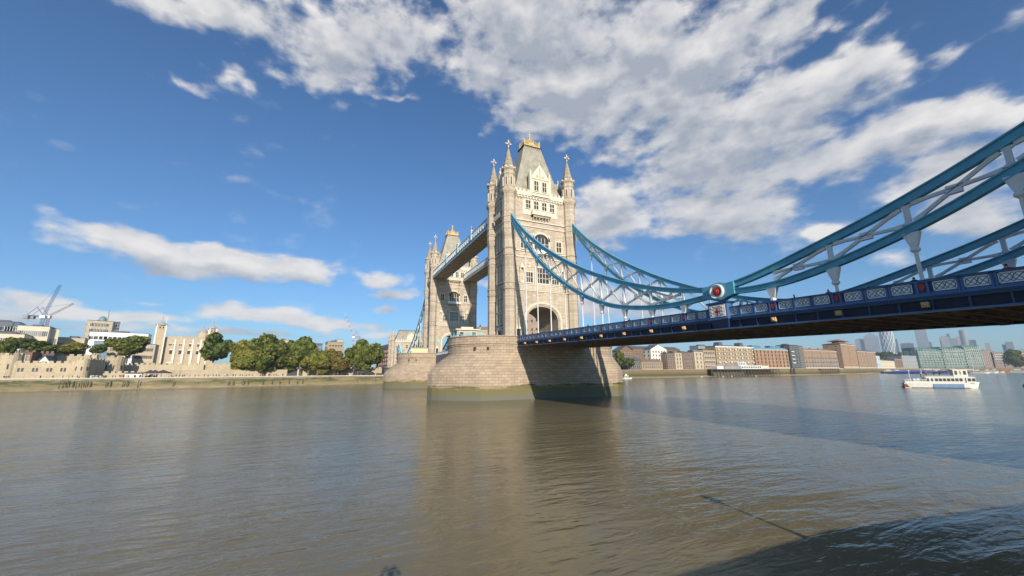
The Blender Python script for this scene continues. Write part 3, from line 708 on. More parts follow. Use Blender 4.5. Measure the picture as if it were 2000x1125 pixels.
def deck(rz,lab,full=True):
    root=ept('side_span',bridge,(0,0,0),rz,lab)
    Y0,Y1=-51.8,-134.4; sl=0.0278
    def run(mb,xa,xb,ta,tb,m,ya=Y0,yb=Y1):
        vs=[(x,y,ptop(y)-t) for x in (xa,xb) for y,t in ((ya,ta),(yb,ta),(yb,tb),(ya,tb))]
        mb.add(vs,[(0,1,2,3),(7,6,5,4),(0,4,5,1),(1,5,6,2),(2,6,7,3),(3,7,4,0)],m)
    mb=MB(); run(mb,-9.0,9.0,1.55,1.8,ASP); part('roadway',mb,root)
    mb=MB()
    run(mb,-9.45,9.45,1.82,1.95,SF)
    k=0; y=Y0-1.2
    while y>Y1:
        z=ptop(y); mb.box(-9.4,9.4,y-.16,y+.16,z-2.36,z-1.95,SF); y-=1.83; k+=1
    for x in (-7.2,-5,-2.6,0,2.6,5,7.2): run(mb,x-.14,x+.14,1.95,2.25,SF)
    rnd=random.Random(3)
    for i in range(60): 
        y=Y0-2-rnd.random()*78; x=-9+18*rnd.random(); z=ptop(y)-2.3; mb.box(x-.15,x+.15,y-.2,y+.2,z-.18,z+.1,SF)
    part('underside',mb,root)
    for s in (-1,1):
        X=s*9.6
        mb=MB()
        def rn(xi,xo,ta,tb,m): 
            a,b=sorted((X+s*xi,X+s*xo)); run(mb,a,b,ta,tb,m)
        rn(-.3,-.06,1.35,2.28,NVD); rn(-.3,.20,2.28,2.40,NL); rn(-.2,.30,1.13,1.24,NL); rn(-.2,.24,1.24,1.36,NV); rn(-.2,.14,1.36,1.52,NV)  # web coloured near black for the shade beneath the ledge
        for i in range(44):
            y=Y0-1-i*1.87; z=ptop(y); a,b=sorted((X-s*.06,X+s*.06)); mb.box(a,b,y-.05,y+.05,z-2.28,z-1.5,NV)
        part('fascia_girder',mb,root)
        mb=MB(); rn(-.16,.12,0,.13,NV); rn(-.1,.16,.10,.16,NL); rn(-.1,.10,.98,1.14,NL); rn(-.12,-.04,.14,1.0,NV)
        part('parapet_rail',mb,root)
        ys=[Y0+.2]+[y for y in NODES if y>-134]
        for y in ys[1:]:
            z=ptop(y); mb=MB(); a,b=sorted((X-s*.1,X+s*.14))
            mb.box(a,b,y-.36,y-.22,z-1.1,z-.1,NL); mb.box(a,b,y+.22,y+.36,z-1.1,z-.1,NL)
            a,b=sorted((X-s*.1,X+s*.05)); mb.box(a,b,y-.24,y+.24,z-1.1,z-.1,NV)
            x0=X+s*.05; x1=X+s*.13; sh=[(-.16,-.32),(.16,-.32),(.16,-.62),(0,-.86),(-.16,-.62)]
            mb.prism([(y+p,z+q) for p,q in sh],'x',min(x0,x1),max(x0,x1),RD); part('shield_post',mb,root)
            if abs(y-JY)>2:
                mb=MB(); zb=z-1.85; a,b=sorted((X+s*.06,X+s*.34)); mb.box(a,b,y-.2,y+.2,zb-.2,zb+.2,LAMPB); mb.sphere((X+s*.36,y,zb),.17,LAMPB,8,5); part('lion_boss',mb,root)
        seq=ys
        for y0,y1 in zip(seq,seq[1:]):
            if abs(y0-y1)<3: continue
            g0=y0-.4; g1=y1+.4; L=(g0-g1)
            for j in range(3):
                a=g0-L*j/3; b=g0-L*(j+1)/3; m_=(a+b)/2; z=ptop(m_)
                if not(full and s<0):
                    mb=MB(); p,q=sorted((X-s*.05,X+s*.05)); mb.box(p,q,b+.17,a-.17,z-.92,z-.2,FR)
                    if s<0: part('fret_panel',mb,root)
                    continue
                mb=MB(); fret(mb,X,s,b+.17,a-.17,z-.92,z-.2,sl); part('fret_panel',mb,root)
                if j<2:
                    mb=MB(); p,q=sorted((X-s*.1,X+s*.16)); zb=ptop(b); mb.box(p,q,b-.15,b-.05,zb-1.1,zb-.1,NL); mb.box(p,q,b+.05,b+.15,zb-1.1,zb-.1,NL); mb.box(p,q-.04 if s>0 else q,b-.05,b+.05,zb-1.1,zb-.1,NV); part('parapet_post',mb,root)
        # pedestal under the chain joint
        mb=MB(); a,b=sorted((X-s*.5,X+s*.55)); z=ptop(JY)
        mb.box(a,b,JY-1.15,JY+1.15,z-1.2,z+.42,NL); a2,b2=sorted((X-s*.6,X+s*.68)); mb.box(a2,b2,JY-1.3,JY+1.3,z+.42,z+.62,NV); mb.box(a2,b2,JY-1.25,JY+1.25,z-1.35,z-1.2,NL)
        mb.frus(min(X,X+s*.1),max(X,X+s*.1),JY-.8,JY+.8,z-2.35,a,b,JY-1.15,JY+1.15,z-1.35,NV)
        part('joint_pedestal',mb,root)
        mb=MB(); xo=X+s*.55; p,q=sorted((xo,xo+s*.05)); mb.box(p,q,JY-.98,JY+.98,z-1.05,z+.28,FR)
        p,q=sorted((xo+s*.05,xo+s*.10)); mb.box(p,q,JY-.07,JY+.07,z-.95,z-.1,RD); mb.box(p,q,JY-.3,JY+.3,z-.55,z-.4,RD)
        for c in (-.68,.68):
            for zz in (-.75,-.38,0.0): mb.sphere((xo+s*.05,JY+c,z+zz),.15,ST,6,4); mb.sphere((xo+s*.05,JY+c*.6,z+zz+.15),.10,ST,6,4)
        mb.box(p,q,JY-.3,JY+.3,z-.02,z+.12,ST)
        part('crest_panel',mb,root)
    return root
deck(0,'right hand span carrying navy girders and fretted parapets'); deck(math.pi,'span beyond the far tower',False)
# ---- abutment towers at both ends
def abutment(sg,lab):
    root=ept('abutment_tower',bridge,(0,0,0),0 if sg<0 else math.pi,lab)
    mb=MB(); Y=-134.4; ap=arch_pts(4.4,15.5,20)
    mb.box(-12.2,12.2,Y-16,Y,-3,10.2,ST)
    poly=[(-12.0,10.2),(-4.4,10.2)]+list(reversed(ap))+[(4.4,10.2),(12.0,10.2),(12.0,27),(-12.0,27)]
    mb.prism(poly,'y',Y-13,Y-.6,ST)
    part('wall',mb,root)
    mb=MB()
    for x in (-12,12):
        for y in (Y-1,Y-12.6): mb=MB(); mb.lathe(x,y,[(1.3,10),(1.3,27),(1.7,27.5),(1.7,28.2),(1.3,28.3),(1.3,30.5),(1.5,30.7),(0.1,34)],8,ST); part('corner_turret',mb,root)
    mb=MB(); mb.box(-11.8,11.8,Y-13.3,Y-.3,26.6,27.2,PS)
    for k in range(16): 
        x=-11.2+k*1.5; mb.box(x-.4,x+.4,Y-.7,Y-.35,27.2,28.3,PS); mb.box(x-.4,x+.4,Y-13.2,Y-12.8,27.2,28.3,PS)
    part('battlement',mb,root)
    mb=MB(); mb.frus(-10.8,10.8,Y-12.4,Y-1.2,27,-7.5,7.5,Y-8.2,Y-5.4,34.6,RF); mb.box(-7.7,7.7,Y-8.4,Y-5.2,34.6,34.9,DK); part('roof',mb,root)
    for x in (-8,-3,3,8):
        mb=MB(); mb.T=Matrix(((1,0,0,0),(0,1,0,Y-.6),(0,0,1,0),(0,0,0,1))); window(mb,mb.T,x-.7,x+.7,22.5,24.9,2,1,False,.25,.2); part('window',mb,root)
    for y in (-3.5,-7,-10.5):
        for z in (12.5,17.5,22.5):
            for sx in (-1,1):
                mb=MB(); mb.T=None; T=Matrix(((0,sx,0,sx*12.0),(1,0,0,Y+y),(0,0,1,0),(0,0,0,1))); window(mb,T,-.6,.6,z,z+2,2,1,False,.25,.2); part('window',mb,root)
    mb=MB(); mb.box(-3,3,Y-7,Y-1.5,27,30.5,PS); mb.prism([(-3.2,30.5),(3.2,30.5),(0,33)],'y',Y-7,Y-1.4,PS); part('dormer',mb,root)
    mb=MB(); mb.box(-11,11,Y-90,Y-16,2,10.3,ST); mb.box(-11.2,-10.7,Y-90,Y-16,10.3,11.4,PS); mb.box(10.7,11.2,Y-90,Y-16,10.3,11.4,PS); part('approach_viaduct',mb,root)
abutment(-1,'gatehouse tower at the right hand end'); abutment(1,'pale gatehouse tower with sloping roof beyond the far pier')
# ------------------------------------------------------------------ river, banks, ground
Q=[(-2900,-420,4.9),(-900,-10,4.9),(-330,78,4.9),(-175,107,4.9),(-100,117,4.9),(-40,134,4.9),(12,146,4.9),(90,152,5.4),(209,168,7.6),(370,184,8.2),(450,178,8.2),(565,186,8.2),(800,230,8.2),(1000,280,8.2),(1200,270,8.2),(1400,150,8.2),(1500,-100,8.2),(1510,-560,8.2)]
def inland(x,y):
    poly=[(q[0],q[1]) for q in Q]+[(5900,-560),(5900,4900),(-2900,4900)]
    c=False; j=len(poly)-1
    for i in range(len(poly)):
        a,b=poly[i],poly[j]
        if (a[1]>y)!=(b[1]>y) and x<(b[0]-a[0])*(y-a[1])/(b[1]-a[1])+a[0]: c=not c
        j=i
    return c
def landR(px):
    R=60
    while R<3000:
        if inland(*at(px,R)): return R
        R+=1.5
    return R
def zground(x,y):
    i=min(range(len(Q)-1),key=lambda k:abs((Q[k][0]+Q[k+1][0])/2-x)); return Q[i][2]
def water_mat():
    m,t,p=newmat('river_water'); pos=t.add('ShaderNodeNewGeometry').outputs['Position']
    T=Matrix.Rotation(R_(-20),4,'Z')
    def wave(sx,sy,sc,det,rot,dist=0.0):
        mp=t.n.new('ShaderNodeMapping'); mp.inputs['Rotation'].default_value=(0,0,rot); mp.inputs['Scale'].default_value=(sx,sy,1); t.l.new(pos,mp.inputs[0])
        return t.add('ShaderNodeTexNoise',{'Vector':mp.outputs[0],'Scale':sc,'Detail':det,'Roughness':.55,'Distortion':dist}).outputs[0]
    a=wave(.30,1.0,1.15,3.0,R_(22),.6); b=wave(.42,1.0,3.1,2.0,R_(12),.3); c=wave(.35,1,.22,3.0,R_(30)); e=wave(.7,1,7.5,2.0,R_(-15))
    patch=wave(.5,1,.030,3.0,R_(25)); pm=t.mr(patch,.38,.62,.45,1.0)
    # steeper chop close to the near bank, long slicks further out
    h=t.math('ADD',t.math('MULTIPLY',a,.160),t.math('MULTIPLY',b,.042)); h=t.math('ADD',h,t.math('MULTIPLY',c,.30)); h=t.math('ADD',h,t.math('MULTIPLY',e,.012)); h=t.math('MULTIPLY',h,pm)
    t.l.new(t.add('ShaderNodeBump',{'Height':h,'Strength':1.0,'Distance':1.0}).outputs[0],p.inputs['Normal'])
    silt=wave(.4,1,.05,4.0,R_(15))
    t.l.new(t.mix(t.mr(silt,.35,.65),(.168,.136,.072),(.202,.164,.090)),p.inputs['Base Color'])
    p.inputs['Roughness'].default_value=.12; p.inputs['IOR'].default_value=1.33; p.inputs['Specular IOR Level'].default_value=.40
    return m
WT=water_mat()
mb=MB(); mb.add([(-2900,-900,0),(1600,-900,0),(1600,600,0),(-2900,600,0)],[(0,1,2,3)],WT); structure('river_water',mb)
GR=M('ground_paving',(.19,.17,.14),.9,.2,.05)
mb=MB()
for a,b in zip(Q[:-4],Q[1:-3]):
    mb.add([(a[0],a[1],a[2]),(b[0],b[1],b[2]),(b[0],4900,b[2]),(a[0],4900,a[2])],[(0,1,2,3)],GR)
q=Q[-4]; mb.add([(q[0],q[1],q[2]),(1400,150,8.2),(1500,-100,8.2),(1510,-560,8.2),(5900,-560,8.2),(5900,4900,8.2),(q[0],4900,8.2)],[(0,1,2,3,4,5,6)],GR)
structure('ground',mb)
SAND=M('foreshore_sand',(.36,.285,.165),.9,.3,.25,bump=.4)
def dens_line(P,step=6):
    out=[]
    for a,b in zip(P,P[1:]):
        n=max(1,int(math.hypot(b[0]-a[0],b[1]-a[1])/step))
        for k in range(n): t=k/n; out.append(tuple(a[i]+(b[i]-a[i])*t for i in range(3)))
    out.append(P[-1]); return out
rnd=random.Random(5)
DL=dens_line(Q[1:14],7)
mb=MB(); vs=[]
for i,(x,y,z) in enumerate(DL):
    w=5.5+2*math.sin(i*.21)+1.5*math.sin(i*.07+1)
    if 245<x<420: w+=7*math.sin((x-245)/175*math.pi)
    n=Vector((.2,-1,0)).normalized()
    vs+= [(x,y+.3,1.1+.4*math.sin(i*.3)),(x+n.x*w*.5,y+n.y*w*.5,.55),(x+n.x*(w+rnd.random()*.8),y+n.y*(w+rnd.random()*.8),-.25)]
fs=[]
for i in range(len(DL)-1):
    for k in (0,1): fs.append((i*3+k,i*3+k+1,i*3+k+4,i*3+k+3))
mb.add(vs,fs,SAND); structure('foreshore',mb)
QW=brick('river_wall_stone',(.36,.30,.22),(.28,.23,.165),(.12,.10,.07),1.2,.5,.03,stain=.35,tide=(4.0,1.9,1.0,(.055,.07,.020),(.19,.16,.075),(.26,.215,.115)))
QW2=brick('wharf_wall_brick',(.27,.20,.12),(.20,.15,.09),(.10,.08,.05),1.0,.4,.03,stain=.45,tide=(5.2,3.4,1.4,(.12,.105,.045),(.085,.08,.035),(.17,.14,.085)))
def wall_strip(name,pts,m,label,cap):
    mb=MB()
    for a,b in zip(pts,pts[1:]):
        mb.add([(a[0],a[1],-2),(b[0],b[1],-2),(b[0],b[1],b[2]),(a[0],a[1],a[2])],[(0,1,2,3)],m)
    o=part(name,mb); tag(o,label,'river wall')
    mb=MB()
    for a,b in zip(pts,pts[1:]):
        mb.add([(a[0],a[1]-.25,a[2]),(b[0],b[1]-.25,b[2]),(b[0],b[1]+.6,b[2]),(a[0],a[1]+.6,a[2]),(a[0],a[1]-.25,a[2]+.35),(b[0],b[1]-.25,b[2]+.35),(b[0],b[1]+.6,b[2]+.35),(a[0],a[1]+.6,a[2]+.35)],[(4,5,6,7),(0,1,5,4),(2,3,7,6)],cap)
    part('coping',mb,o); return o
wall_strip('river_wall',Q[1:7],QW,'stone river wall with green weed below the castle wharf','' or PS)
wall_strip('river_wall',Q[6:14],QW2,'weedy brick quay wall below the warehouses on the right',ST)
wall_strip('river_wall',Q[13:],QW2,'distant quay wall behind the moored boats',ST)
# near bank: the walkway the picture is taken from
mb=MB(); mb.add([(-2900,-135.0,4.15),(-33,-135.0,4.15),(-33,-560,4.15),(-2900,-560,4.15)],[(0,3,2,1)],GR); mb.add([(-33,-135.0,4.15),(-22,-135.0,3.36),(-22,-560,3.36),(-33,-560,4.15)],[(0,3,2,1)],GR); mb.add([(-22,-135.0,3.36),(-12.3,-135.0,3.16),(-12.3,-560,3.16),(-22,-560,3.36)],[(0,3,2,1)],GR); mb.add([(12.3,-135.0,4.15),(120,-135.0,4.15),(1200,-560,4.15),(12.3,-560,4.15)],[(0,3,2,1)],GR); structure('near_bank_pavement',mb)
mb=MB(); mb.box(-700,-33,-135.4,-135.0,-2,4.19,QW); mb.prism([(-33,-2),(-12.4,-2),(-12.4,3.2),(-22,3.4),(-33,4.19)],'y',-135.4,-135.0,QW); mb.box(12.4,120,-135.4,-135.0,-2,4.19,QW)
tag(part('river_wall',mb),'embankment wall at the near bank beneath the viewer','river wall')
mb=MB(); mb.lathe(-34.6,-135.6,[(.18,4.15),(.14,4.5),(.07,4.7),(.06,6.0),(.20,6.15),(.22,6.4),(.05,6.6)],8,DK); tag(part('lamp_post',mb),'short dark lamp post on the near embankment casting a thin shadow on the water','lamp post')
# timber piles in front of the castle wharf
TB=M('pile_timber',(.10,.085,.055),.9,.3,2)
for i,px in enumerate([119,128,136,145,153,163,171,180,210,219,243,251,272,340,448,457,476,486,515,533,548,566,582,592,700,735]):
    R=landR(px)-2.2; x,y=at(px,R); mb=MB(); lean=rnd.uniform(-.25,.25)
    mb.tube((0,0,-.5),(lean,0.3,3.6+rnd.random()*1.0 if px<300 else 2.6+rnd.random()),.22,TB,6,.17)
    o=part('timber_pile',mb,None,(x,y,0)); tag(o,'weathered timber pile standing against the weedy castle wharf wall','timber pile',"timber piles along the castle wharf")
# ------------------------------------------------------------------ buildings
WIN={}
def win_mesh(w,h,frame,gl,kind='plain'):
    k=(w,h,frame.name,gl.name,kind)
    if k not in WIN:
        mb=MB(); mb.box(-w/2,w/2,-.04,.0,0,h,gl)
        f=.10*max(1,w/1.8)
        mb.box(-w/2-f,-w/2,-.12,0,-f,h+f,frame); mb.box(w/2,w/2+f,-.12,0,-f,h+f,frame); mb.box(-w/2,w/2,-.14,0,-f,0,frame); mb.box(-w/2,w/2,-.12,0,h,h+f,frame)
        if kind=='sash': mb.box(-.05,.05,-.10,-.04,0,h,frame); mb.box(-w/2,w/2,-.10,-.04,h*.5-.05,h*.5+.05,frame)
        if kind=='arch': mb.prism([(-w/2-f,h),(w/2+f,h),(w*.35,h+w*.35),(0,h+w*.5),(-w*.35,h+w*.35)],'y',-.1,0,frame)
        WIN[k]=mb.mesh('window')
    return WIN[k]
G1=glass('dark_glass',(.015,.018,.022),(.05,.055,.06),.35); G2=glass('sky_glass',(.10,.16,.22),(.20,.27,.33),.08)
WHT=M('white_paint',(.70,.68,.63),.5,.06,1); CRM=M('cream_render',(.62,.54,.40),.8,.1,.4); SLT=M('grey_slate',(.10,.10,.105),.7,.3,.5); TAN=M('tan_stone',(.46,.38,.27),.85,.18,.4)
BRN=brick('brown_brick',(.24,.14,.085),(.17,.10,.06),(.22,.17,.12),.5,.18,.02,stain=.3,sc1=.12); YEL=brick('yellow_brick',(.44,.31,.17),(.36,.25,.13),(.33,.27,.18),.5,.18,.02,stain=.25,sc1=.12)
ORB=brick('orange_brick',(.40,.245,.145),(.31,.18,.10),(.30,.22,.15),.5,.18,.02,stain=.2,sc1=.12); RDB=brick('red_brick',(.31,.13,.08),(.24,.10,.06),(.22,.15,.11),.5,.18,.02,stain=.2,sc1=.12)
GRY=M('grey_concrete',(.27,.27,.265),.8,.15,.2); BLG=M('balcony_blue',(.10,.36,.58),.5,.1,1)
def frame_for(pl,pr,R0,R1,yr=735):
    a=at(pl,R0,yr); b=at(pr,R1,yr); L=math.hypot(b[0]-a[0],b[1]-a[1]); return a,L,math.atan2(b[1]-a[1],b[0]-a[0])
NB=0
def bldg(name,label,pl,pr,R0,R1,ytop,cols,rows,wall,z0=None,ww=1.2,wh=1.6,fr=None,gl=None,wk='plain',roof='flat',rh=3.0,rm=None,depth=12,cat='building',group=None,mx=1.2,zb=1.2,zt=1.0,balc=None,bm=None,chim=0,skip=(),bands=None,side=True,extra=None,wscale=1.0):
    a,L,ang=frame_for(pl,pr,R0,R1,(ytop+722)/2)
    zb0=zground(*a)-.1 if z0 is None else z0
    mid=((a[0]+L/2*math.cos(ang)),(a[1]+L/2*math.sin(ang)))
    zt_=zat(mid,ytop); H=(zt_-zb0)
    He=H-(rh if roof!='flat' else 0)
    root=thing(name,label,cat,(a[0],a[1],zb0),ang,group)
    rm=rm or SLT; fr=fr or WHT; gl=gl or G1
    mb=MB()
    if roof=='gablef':
        mb.prism([(0,0),(L,0),(L,He),(L/2,H),(0,He)],'y',0,depth,wall)
    else: mb.box(0,L,0,depth,0,He,wall)
    if bands:
        for z in bands: mb.box(-.1,L+.1,-.14,0,He*z,He*z+.35,fr)
    part('wall',mb,root)
    mb=MB()
    if roof=='gable': mb.prism([(-.3,He),(depth+.3,He),(depth/2,H)],'x',-.2,L+.2,rm)
    elif roof=='hip': mb.frus(-.4,L+.4,-.4,depth+.4,He,min(L*.35,depth*.45),L-min(L*.35,depth*.45),depth*.45,depth*.55,H,rm)
    elif roof=='mansard': mb.frus(-.1,L+.1,-.1,depth+.1,He,1.2,L-1.2,1.2,depth-1.2,H,rm)
    elif roof=='gablef':
        for s in (0,1):
            x0=-.4 if s==0 else L+.4
            mb.add([(x0,-.3,He-.2),(L/2,-.3,H+.15),(L/2,depth+.3,H+.15),(x0,depth+.3,He-.2),(x0,-.3,He+.15),(L/2,-.3,H+.5),(L/2,depth+.3,H+.5),(x0,depth+.3,He+.15)],[(0,1,2,3),(7,6,5,4),(0,4,5,1),(1,5,6,2),(2,6,7,3),(3,7,4,0)],rm)
    else:
        mb.box(-.15,L+.15,-.15,depth+.15,He,He+.4,rm if roof=='flat' else wall)
        if depth>8 and L>10: mb.box(L*.3,L*.6,depth*.4,depth*.8,He+.4,He+2.0,rm)
    ro=part('roof',mb,root)
    for k in range(chim):
        mb=MB(); x=L*(k+.5)/chim; mb.box(x-.5,x+.5,depth*.45,depth*.6,H-1.2,H+1.3,wall); part('chimney',mb,ro)
    if pl>1300 and L>25 and wall in (YEL,ORB,RDB,BRN):
        mb=MB(); n=max(2,cols//3)
        for k in range(n+1): x=L*k/n; mb.box(max(0,x-.5),min(L,x+.5),-.3,0,0,He*.96,wall)
        mb.box(-.2,L+.2,-.5,0,He*.96,He+.1,fr if bands else TAN); mb.box(-.1,L+.1,-.35,0,0,He*.09,TAN); part('pilaster_and_cornice',mb,root)
    if cols*rows:
        me=win_mesh(ww*wscale,wh*wscale,fr,gl,wk)
        sx=(L-2*mx)/cols; sz=(He-zb-zt)/rows
        for r in range(rows):
            for c in range(cols):
                if (c,r) in skip: continue
                link('window',me,root,(mx+sx*(c+.5),-.01,zb+sz*(r+.5)-wh/2))
        if side:
            cs=max(1,int(depth/max(sx,2.0)))
            for r in range(rows):
                for c in range(cs):
                    link('window',me,root,(-.01,depth-(c+.5)*depth/cs,zb+sz*(r+.5)-wh/2),-math.pi/2)
    if balc:
        bw,cols_,rows_=balc; mb=MB(); bm=bm or WHT
        mb.box(-bw/2,bw/2,-1.3,0,0,.15,bm)
        mb.box(-bw/2,bw/2,-1.3,-1.22,.9,1.05,bm)
        for k in range(9): x=-bw/2+bw*k/8; mb.box(x-.04,x+.04,-1.3,-1.22,.15,.9,bm)
        mb.box(-bw/2,bw/2,-1.66,-1.64,.15,.95,bm); mb.box(-bw/2,bw/2,-1.7,0,0,.2,bm)
        me=mb.mesh('balcony'); sx=(L-2*mx)/cols; sz=(He-zb-zt)/rows
        for r in rows_:
            for c in cols_: link('balcony',me,root,(mx+sx*(c+.5),0,zb+sz*(r+.5)-wh/2-.3))
    if extra: extra(root,L,He,H,depth)
    return root
def lr(px,k=8): return landR(px)+k
# --- right bank, left to right
def B(name,label,pl,pr,ytop,cols,rows,wall,k=8,k2=None,**kw):
    kw.setdefault('wscale',1.4 if pl>1200 else 1.0)
    return bldg(name,label,pl,pr,lr(pl,k),lr(pr,k if k2 is None else k2),ytop,cols,rows,wall,**kw)
B('warehouse','dark brown gabled warehouse just right of the nearer pier',1212,1237,676,6,4,BRN,30,roof='gablef',rh=4.5,cat='warehouse',ww=1.0,wh=1.5)
B('warehouse','long brown warehouse under one grey slate roof, left of the white gable',1237,1330,676,18,4,BRN,34,roof='gable',rh=3.5,cat='warehouse',depth=14)
B('warehouse','white painted gabled warehouse with rows of small square windows',1272,1303,673,5,5,M('white_wall',(.72,.69,.60),.8,.08,.3),20,roof='gablef',rh=5,cat='warehouse',ww=1.1,wh=1.4,fr=GRY)
B('pub','small dark pub with a hipped slate roof beside the trees',1229,1252,697,5,2,M('dark_wall',(.10,.10,.09),.7,.1,1),12,roof='hip',rh=3.2,cat='pub',ww=1.4,wh=1.8,depth=9)
B('terrace_house','low yellow brick terrace in front of the white gable',1253,1294,701,9,2,YEL,10,roof='gable',rh=3.0,rm=M('brown_tile',(.20,.13,.08),.8,.2,1),cat='house',depth=9)
B('warehouse','narrow dark brick block directly right of the white gable',1303,1318,690,3,4,BRN,8,cat='warehouse',ww=1.4,wh=1.7,depth=14)
B('warehouse','tan block with two columns of slit windows',1319,1333,689,2,4,TAN,9,cat='warehouse',ww=1.0,wh=2.0,depth=14,fr=TAN)
B('warehouse','broad brown brick block between two tan stair towers',1334,1356,689,5,4,BRN,10,cat='warehouse',ww=1.3,wh=1.8,depth=14)
B('warehouse','tan stair tower topped by a white railing',1357,1374,687,2,4,TAN,8,cat='warehouse',ww=1.0,wh=2.0,depth=14,fr=TAN,extra=lambda root,L,He,H,d:part('railing',(lambda mb:(mb.box(0,L,0,.1,He+1.4,He+1.55,WHT),[mb.box(L*k/8-.1,L*k/8+.1,0,.12,He+.4,He+1.5,WHT) for k in range(9)],mb)[-1])(MB()),root))
B('warehouse','yellow brick block with wide ground floor arches',1375,1398,684,6,4,YEL,10,cat='warehouse',ww=1.6,wh=1.6,depth=14,bands=(.2,.45,.68))
B('office_block','dark penthouse block showing above the yellow brick block',1366,1400,676,6,1,GRY,34,cat='office',depth=12,ww=3,wh=1.5)
def gab(root,L,He,H,d):
    for f in (.18,.72): mb=MB(); mb.prism([(L*f-4,He),(L*f+4.5,He),(L*f+2.5,He+5),(L*f-2,He+5)],'y',1.5,9,SLT); part('roof_gable',mb,root)
B('apartment_block','long brick wharf block with cream balconies and two slate roof gables',1399,1473,677,13,5,YEL,10,14,roof='flat',cat='apartments',ww=1.8,wh=1.6,wk='sash',bands=(.05,.32,.92),balc=(2.4,(0,2,4,6,8,10,12),(1,2,3,4)),depth=16,extra=gab)
def bluetop(root,L,He,H,d):
    mb=MB()
    for a,b in ((.0,.24),(.5,.8)): mb.box(L*a,L*b,1.5,8,He+.4,He+4.6,G2); mb.box(L*a-.3,L*b+.3,1.2,8.3,He+4.6,He+5.0,BLG); [mb.box(L*a+k*1.6,L*a+k*1.6+.2,1.3,1.5,He+.4,He+4.6,BLG) for k in range(int(L*(b-a)/1.6))]
    mb.box(0,L,1.0,1.2,He+.4,He+1.5,BLG); mb.box(0,L*.95,1.8,7,He+.4,He+2.4,G2); part('glazed_penthouse',mb,root)
B('apartment_block','orange brick wharf block with blue glass penthouses on its roof',1475,1542,683,9,5,ORB,12,cat='apartments',ww=1.4,wh=1.8,wk='arch',fr=RDB,depth=16,extra=bluetop)
B('apartment_block','narrow dark modern tower with stacked white balconies',1544,1562,674,3,6,M('dark_clad',(.06,.065,.07),.5,.1,1),8,cat='apartments',ww=2.2,wh=1.9,balc=(6.5,(0,),(1,2,3,4)),depth=16)
B('apartment_block','dark slatted block joined to the right of the white balcony tower',1562,1571,676,2,6,M('slat_clad',(.13,.12,.11),.6,.2,2),9,cat='apartments',ww=1.8,wh=1.6,depth=14)
B('apartment_block','orange brick terrace with rows of pale blue balconies',1571,1636,681,12,4,ORB,10,roof='gable',rh=2.6,rm=M('red_tile',(.28,.13,.08),.8,.2,1),cat='apartments',ww=1.6,wh=1.7,balc=(3.6,tuple(range(0,12)),(0,1,2)),bm=BLG,depth=14,chim=4)
def pag(root,L,He,H,d):
    mb=MB(); rt=M('red_tile')if False else MATS['red_tile']
    mb.frus(-1.2,L+1.2,-1.2,d+1.2,He+.4,L*.25,L*.75,d*.25,d*.75,He+2.6,rt); mb.box(L*.3,L*.7,d*.3,d*.7,He+2.6,He+5.2,ORB); mb.frus(L*.12,L*.88,d*.12,d*.88,He+5.2,L*.45,L*.55,d*.45,d*.55,He+8.6,rt); part('pagoda_roof',mb,root)
B('apartment_tower','tall brick tower with a tiered red tiled pagoda roof',1645,1674,673,6,6,ORB,12,cat='apartments',ww=1.8,wh=1.8,depth=22,extra=pag)
B('apartment_block','brick block with a dark glazed front right of the pagoda tower',1676,1711,683,6,5,ORB,12,cat='apartments',ww=3.4,wh=2.2,roof='hip',rh=3.2,rm=SLT,depth=16)
B('cottage','small blue and white house with curved bays',1711,1720,695,2,2,M('pale_blue_wall',(.42,.55,.62),.7,.1,1),14,cat='house',depth=10,ww=3,wh=2)
B('terrace_house','pale yellow riverside terrace below the far trees',1720,1748,702,8,2,CRM,14,cat='house',roof='gable',rh=2.5,depth=10,ww=2,wh=2)
B('terrace_house','brown brick terrace right of the pale yellow one',1748,1763,699,4,3,BRN,20,cat='house',roof='hip',rh=3,depth=12,ww=2,wh=2)
GG=glass('green_glass',(.05,.13,.115),(.13,.20,.175),.15,.1)
B('office_block','low grey and white glazed office left of the green terraces',1763,1808,695,12,3,GRY,26,cat='office',depth=25,ww=3.2,wh=2.4,gl=G2)
def green(root,L,He,H,d):
    mb=MB(); n=3
    for k in range(7):
        z=He*(.12+.13*k); mb.box(-.3,L+.3,-3.2+k*.35,0,z,z+.5,WHT); mb.box(-.3,L+.3,-3.0+k*.35,-2.9+k*.35,z+.8,z+2.0,GG)
        for j in range(9): x=L*j/8; mb.box(x-.25,x+.25,-2.8+k*.35,-2.3+k*.35,z,z+He*.13,WHT)
    part('terrace',mb,root)
    mb=MB(); mb.prism([(-1,He+.4),(L+2,He+.4),(L+2,He+2.0),(L*.5,He+5.4),(-1,He+4.2)],'y',3,d,GG); mb.box(-2,L+3,1.5,d,He+4.6,He+5.2,M('verdigris',(.08,.22,.19),.5,.15,.3)); part('green_roof',mb,root)
B('apartment_block','left wing of the stepped green glass apartments',1795,1842,684,11,5,GG,20,cat='apartments',depth=25,ww=4,wh=2.6,gl=GG,extra=green)
B('apartment_block','middle wing of the stepped green glass apartments',1844,1886,682,10,6,GG,22,cat='apartments',depth=25,ww=4,wh=2.6,gl=GG,extra=green)
B('apartment_block','tallest right wing of the stepped green glass apartments',1888,1918,679,8,6,GG,22,cat='apartments',depth=25,ww=3.2,wh=2.6,gl=GG,extra=green)
B('apartment_block','brick and white block with a slender corner turret',1920,1942,684,5,6,RDB,30,cat='apartments',depth=18,ww=3,wh=2.6,wk='sash')
B('apartment_block','white topped brick block with zigzag balconies',1942,1962,688,5,6,RDB,26,cat='apartments',depth=18,ww=3,wh=2.4,bm=WHT,balc=(4,(0,1,2,3,4),(3,4,5)))
